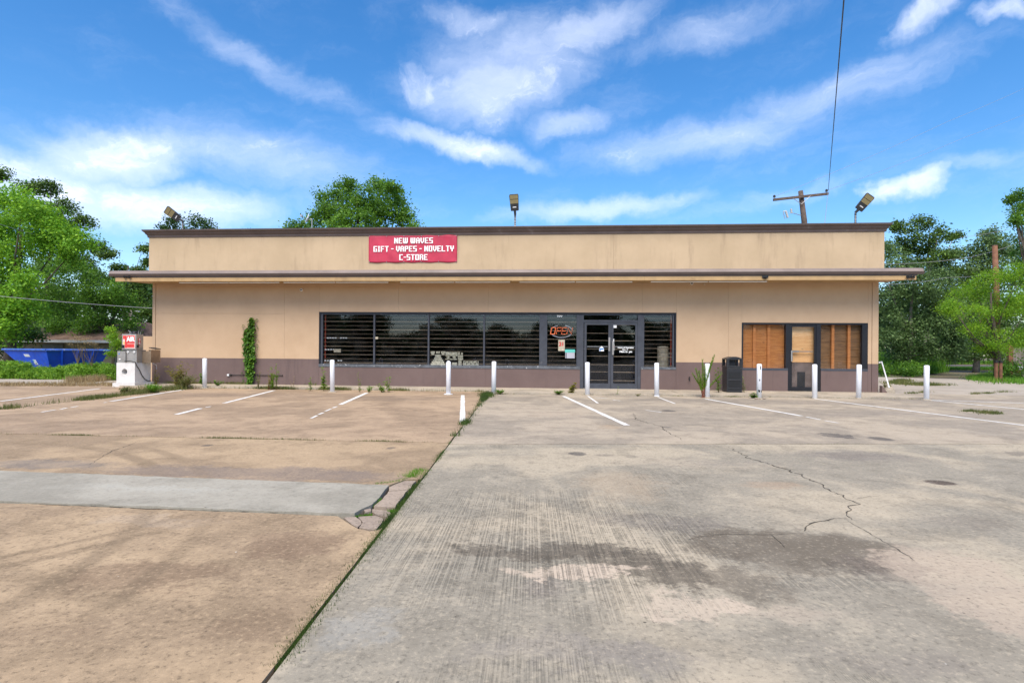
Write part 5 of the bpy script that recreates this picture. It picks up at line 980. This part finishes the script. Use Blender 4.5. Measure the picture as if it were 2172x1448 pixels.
for _ in range(60):
    py = random.uniform(668, 810); c_ = at(random.choice((516, 543, 530 if py < 680 else 517))+random.uniform(-3, 3), py, D-.04); L.append(leafquad(c_, (random.uniform(-1, 1), -.5, random.uniform(-1, .5)), random.uniform(.05, .09), .05, .1))
quads_mesh('leaves', np.array([[tuple(v) for v in l] for l in L]), M['lf_vine'], root)
# dry flower stalks before the dumpster
for i, (px, tp) in enumerate(((165, 715), (178, 722), (195, 728))):
    x = at(px, 760, 21.5).x; root = empty('dry_flower_stalk', (x, 21.5, 0), ['tallest brown dried flower stalk before the blue dumpster', 'middle brown dried flower stalk before the blue dumpster', 'rightmost brown dried flower stalk before the blue dumpster'][i], 'plant', 'dried stalks before the dumpster'); mb = MB(); L = []
    top = at(px, tp, 21.5).z
    for k in range(9):
        a_ = random.uniform(-1.1, 1.1); e = Vector((x+math.sin(a_)*.38, 21.5+random.uniform(-.2, .2), top*(.62+.4*math.cos(a_)))); s = Vector((x, 21.5, top*.35)); mb.tube([s, s.lerp(e, .6), e], [.008, .005, .003], 4)
        for j in range(26): L.append(leafquad(e+Vector((random.gauss(0, .07), random.gauss(0, .07), random.gauss(0, .035))), (random.gauss(0, 1), random.gauss(0, 1), .5), .05, .03))
    mb.tube([(x, 21.5, 0), (x, 21.5, top*.4)], [.014, .01], 5); mb.build('stem', M['stem'], root, fix=False); quads_mesh('seed_heads', np.array([[tuple(v) for v in l] for l in L]), M['lf_dry'], root)
# ------------------------------------------------------------------ leftovers at the right corner
a, b = at(1870, 767, 19.2), at(1886, 822, 18.2); o = empty('leaning_handle', (b.x, b.y, 0), 'white bent metal bar leaning at the right corner of the store', 'bar'); MB().tube([a+Vector((-.07, 0, -.02)), a, b], .02, 8).build('bar', M['white'], o); MB().tube([a+Vector((-.07, 0, -.05)), a+Vector((-.07, 0, .0))], .03, 8).build('end', M['white'], o)
x, y = G(1884, 835); o = empty('concrete_chunk', (x, y, 0), 'grey concrete chunk with weeds at the right corner of the store', 'rubble'); MB().loft([[(x-.15, y-.1, 0), (x+.15, y-.12, 0), (x+.17, y+.15, 0), (x-.12, y+.15, 0)], [(x-.13, y-.08, .12), (x+.16, y-.09, .16), (x+.15, y+.12, .18), (x-.10, y+.12, .12)], [(x-.05, y-.02, .17), (x+.10, y-.03, .24), (x+.1, y+.08, .24), (x-.04, y+.08, .2)]]).build('chunk', M['walk'], o, bevel=.02)
x, y = G(1864, 834); MB().add([(10.07, 18.3, 0), (10.26, 18.3, 0), (10.07, 18.3, .26), (10.07, 18.45, 0), (10.26, 18.45, 0), (10.07, 18.45, .26)], [(0, 1, 2), (3, 5, 4), (0, 3, 4, 1), (1, 4, 5, 2), (2, 5, 3, 0)]).build('corner_gusset', M['brownband'], store)
# ------------------------------------------------------------------ dumpster
dY = 24.0; A_ = lambda px, py, Y: at(px, py, Y)
dmp = empty('dumpster', (at(110, 780, dY).x, dY, 0), 'open blue steel dumpster standing in weeds at the left', 'dumpster')
P0, P1, P2 = A_(5, 745, 25.5), A_(98, 746, 23.2), A_(232, 743, 25.0); P3 = P0+(P2-P1)
Q0, Q1, Q2 = A_(58, 788, 25.0), A_(108, 790, 23.8), A_(205, 785, 25.2); Q3 = Q0+(Q2-Q1)
for q_ in (Q0, Q1, Q2, Q3): q_.z = .12
for q_ in (P0, P1, P2, P3): q_.z = 1.13
inn = [p.lerp((P0+P1+P2+P3)/4, .04) for p in (P0, P1, P2, P3)]; qi = [p.lerp((Q0+Q1+Q2+Q3)/4, .06)+Vector((0, 0, .03)) for p in (Q0, Q1, Q2, Q3)]
MB().loft([qi, inn, [P0, P1, P2, P3], [Q0, Q1, Q2, Q3]], True).build('body', M['blue'], dmp)
mb = MB()
for a, b in ((P0, P1), (P1, P2), (P2, P3), (P3, P0)): mb.tube([a, b], .055, 8)
mb.build('rim', M['bluerim'], dmp)
for u in (.25, .5, .75):
    a, b = P1.lerp(P2, u), Q1.lerp(Q2, u); n_ = Vector((.3, -1, 0)).normalized(); MB().obox((a+b)/2+n_*.05, (b-a)*.48, Vector((.04, .01, 0)), n_*.03).build('side_rib', M['blue'], dmp)
for (u, v, su, sv, m_) in ((.50, .25, .14, .055, 'print'), (.62, .55, .08, .10, 'print'), (.60, .48, .025, .03, 'lf')):
    tp = P0.lerp(P1, u); bt_ = Q0.lerp(Q1, u); c_ = tp.lerp(bt_, v); U_ = (P1-P0).normalized(); V_ = (bt_-tp).normalized(); N_v = U_.cross(V_).normalized()
    if N_v.y > 0: N_v = -N_v
    MB().obox(c_+N_v*(.012 if m_ == 'print' else .02), U_*su*2.0, V_*sv*1.3, N_v*.004).build('label_plate', M['print'] if m_ == 'print' else M['teal'], dmp)
# ------------------------------------------------------------------ house behind
hY = 36; hs_ = empty('house', (at(180, 740, hY).x, hY, 0), 'low tan house with brown shingle roof and pale gutter behind the dumpster', 'building')
xa, xb = at(20, 730, hY).x, at(246, 730, hY).x; ze = at(150, 722, hY).z; zr = at(150, 690, hY+4).z
MB().box(xa+.5, xb-.5, hY+.5, hY+8, 0, ze).build('wall', M['housewall'], hs_)
MB().loft([[(xa, hY, ze), (xb, hY, ze), (xb, hY+8.5, ze), (xa, hY+8.5, ze)], [(xa+2, hY+4, zr), (xb-1.0, hY+4, zr+.25), (xb-1.0, hY+4.4, zr+.25), (xa+2, hY+4.4, zr)]]).build('roof', M['roof'], hs_)
MB().box(xa, xb+.05, hY-.12, hY-.005, ze-.14, ze+.03).build('gutter', M['gutter'], hs_); MB().box(xa+2, xa+3.5, hY+.44, hY+.499, .1, 1.5).build('shed_door', M['curtain'], hs_)
h2 = empty('house', (at(310, 740, 44).x, 44, 0), 'farther brown hip roof just left of the store corner', 'building'); xa, xb = at(205, 730, 44).x, at(345, 730, 44).x; ze = at(150, 712, 44).z; zr = at(280, 686, 48).z
MB().box(xa+.5, xb-.5, 44.5, 52, 0, ze).build('wall', M['housewall'], h2); MB().loft([[(xa, 44, ze), (xb, 44, ze), (xb, 52.5, ze), (xa, 52.5, ze)], [(xa+2, 48, zr), (xb-2, 48, zr), (xb-2, 48.4, zr), (xa+2, 48.4, zr)]]).build('roof', M['roof'], h2)
# neighbour wall piece seen right of the air machine
a, b = at(303, 768, 20), at(312, 713, 20); o = MB().box(a.x-.05, a.x+.6, 20, 20.1, 0, b.z).build('side_fence_panel', M['beige'], loc=(a.x, 20, 0)); tag(o, 'beige board panel between the air machine and the store corner', 'panel')
# ------------------------------------------------------------------ poles and wires
uY = 33; tp = at(1698, 405, uY); up_ = empty('utility_pole', (at(1706, 470, uY).x, uY, 0), 'weathered wooden power pole with crossarm behind the right of the roof', 'pole')
MB().tube([(at(1712, 600, uY).x, uY, -.2), (at(1706, 470, uY).x, uY, at(1706, 470, uY).z), tp], [.17, .15, .125], 12).build('pole', M['wood'], up_, smooth=True)
al, ar = at(1640, 424, uY-.2), at(1757, 411, uY-.2); ad_ = (ar-al).normalized(); MB().obox((al+ar)/2, ad_*(ar-al).length/2, Vector((0, .05, 0)), Vector((0, 0, .065))).build('crossarm', M['wood'], up_)
for e, k in ((al, .06), (ar, -.10)):
    c_ = e+ad_*k; MB().tube([c_+Vector((0, 0, .06)), c_+Vector((0, 0, .14))], .02, 8).build('pin', M['metal'], up_); MB().lathe([(.03, .12), (.085, .14), (.05, .18), (.075, .21), (.04, .25), (.02, .27)], c_, 12).build('insulator', M['lamphead'], up_)
for px, py in ((1681, 420), (1719, 416)): MB().tube([at(px, py, uY-.26), at(1700, 433, uY-.2)], .016, 6).build('brace', M['metal'], up_)
c_ = at(1665, 455, uY-.3); MB().tube([at(1699, 457, uY-.1), at(1682, 452, uY-.3), at(1674, 452, uY-.3)], .018, 6).build('bracket', M['metal'], up_)
MB().tube([at(1678, 443, uY-.3), at(1679, 452, uY-.3)], .055, 10).build('arrester', M['gutter'], up_); MB().tube([at(1661, 449, uY-.3), at(1665, 464, uY-.3)], .02, 8).build('fuse_tube', M['metal'], up_); MB().tube([at(1667, 448, uY-.3), at(1671, 462, uY-.3)], .06, 10).build('cutout', M['gutter'], up_); MB().tube([at(1661, 449, uY-.3), at(1668, 447, uY-.3)], .02, 6).build('clip', M['metal'], up_)
def wire(pts, label, r=.012, m_='wire', sag=.0, n=14):
    P = [Vector(p) for p in pts]; Q = []
    for a, b in zip(P, P[1:]):
        for k in range(n): u = k/n; q_ = a.lerp(b, u); q_.z -= sag*4*u*(1-u); Q.append(q_)
    Q.append(P[-1]); o = MB().tube(Q, r, 5).build('power_line', M[m_], loc=tuple(P[0]), fix=False); tag(o, label, 'wire')
rtop = at(1752, 408, uY-.2)
e = at(1795, -60, 9.5); wire([at(1757, 403, uY-.2), e, at(1801, -160, 8.5)], 'dark thick cable dropping from the top edge to the power pole crossarm', .013, 'wire', .0); wire([at(1757, 403, uY-.2), at(1749, 478, 25)], 'short cable running down from the crossarm behind the roof', .010, 'palewire')
wire([at(1643, 417, uY-.2), at(2010, 258, 40), at(2250, 150, 46)], 'upper faint wire crossing the sky right of the power pole', .008, 'palewire', .1); wire([at(1757, 403, uY-.2), at(2045, 292, 40), at(2260, 205, 46)], 'lower faint wire crossing the sky right of the power pole', .008, 'palewire', .1)
wire([at(-30, 625, 26), at(330, 654, 30)], 'pale cable crossing the trees at the left, middle height', .014, 'palewire', .05); wire([at(-30, 466, 24), at(200, 520, 40)], 'thin cable high in the lime green tree at the left', .010, 'palewire', .2)
wire([at(1870, 603, 30), at(2005, 589, 34), at(2200, 570, 40)], 'pale wire against the oak right of the canopy tip', .010, 'palewire', .1); wire([at(1875, 560, 34), at(2060, 545, 34), at(2200, 500, 40)], 'thin wire just above the canopy level at the right', .010, 'palewire', .1); wire([at(2035, 504, 40), at(2200, 472, 40)], 'short wire against the sky at the right edge', .010, 'palewire', .1)
b_ = at(2114, 640, 31.5); o = empty('timber_pole', (b_.x, 31.5, 0), 'reddish timber pole rising through the yellow green tree', 'pole'); t_ = at(2110, 521, 31.5); MB().tube([(b_.x+.05, 31.5, -.1), (b_.x, 31.5, b_.z), t_], [.16, .14, .12], 10).build('pole', M['woodred'], o, smooth=True); MB().lathe([(.125, 0), (.125, .03), (.01, .04)], t_, 10).build('cap', M['wood'], o)
b_ = at(275, 705, 42); o = empty('street_light', (b_.x, 42, 0), 'pale street light pole in the dark trees left of the store', 'lamp'); t_ = at(278, 658, 42); MB().tube([(b_.x, 42, -.1), t_], [.17, .13], 10).build('pole', M['greywood'], o, smooth=True)
l_ = at(293, 662, 41.8); MB().tube([t_-Vector((0, 0, .1)), at(284, 659, 41.9), at(290, 659.5, 41.8)], .035, 6).build('arm', M['metal'], o); MB().obox(l_+Vector((-.05, 0, .08)), (.16, 0, -.02), (0, .08, 0), (0, 0, .05)).build('lamp_head', M['gutter'], o); wire([t_-Vector((0, 0, .3)), at(330, 690, 40)], 'thin cable from the street light pole to the store', .01, 'palewire', .1)
# fence, posts and rail at the right edge
fY = 33.5; fe = empty('board_fence', (at(2160, 760, fY).x, fY, 0), 'weathered grey board fence at the right edge under the tree', 'fence')
x0_ = at(2137, 750, fY).x; zt_f = at(2150, 737, fY).z
for k in range(22): xx = x0_+.28+k*.15; MB().box(xx, xx+.14, fY+random.uniform(-.006, .006), fY+.025, .05, zt_f+random.uniform(-.03, .03)).build('board', M['greywood'], fe)
MB().box(x0_, x0_+.24, fY-.1, fY+.1, 0, at(2142, 731, fY).z).build('post', M['woodred'], fe, bevel=.01); MB().box(x0_+.25, x0_+3.5, fY-.04, fY-.008, .25, .36).build('rail', M['woodred'], fe)
for i, px in enumerate((2113, 2122.5)):
    x = at(px, 780, 28.5).x; o = empty('short_post', (x, 28.5, 0), ['left one of two short dark red posts under the yellow green tree', 'right one of two short dark red posts under the yellow green tree'][i], 'post', 'short posts by the verge'); zt2 = at(px, 768, 28.5).z; MB().tube([(x, 28.5, -.1), (x, 28.5, zt2)], [.075, .07], 8).build('post', M['woodred'], o); MB().lathe([(.09, -.02), (.09, .05), (.03, .09)], (x, 28.5, zt2), 8).build('cap', M['black'], o)
a, b = at(2148, 779, 29.5), at(2230, 780, 29.5); o = empty('white_rail', (a.x, 29.5, 0), 'low white guard rail at the right edge behind the verge', 'rail'); MB().box(a.x, b.x, 29.5, 29.56, a.z-.06, a.z+.06).build('rail', M['white'], o)
for k in range(3): MB().box(a.x+.5+k*.9, a.x+.58+k*.9, 29.561, 29.62, 0, a.z+.05).build('post', M['greywood'], o)
sc['leaf_total'] = TOT
print('leaf quads', TOT, 'objects', len(bpy.data.objects))
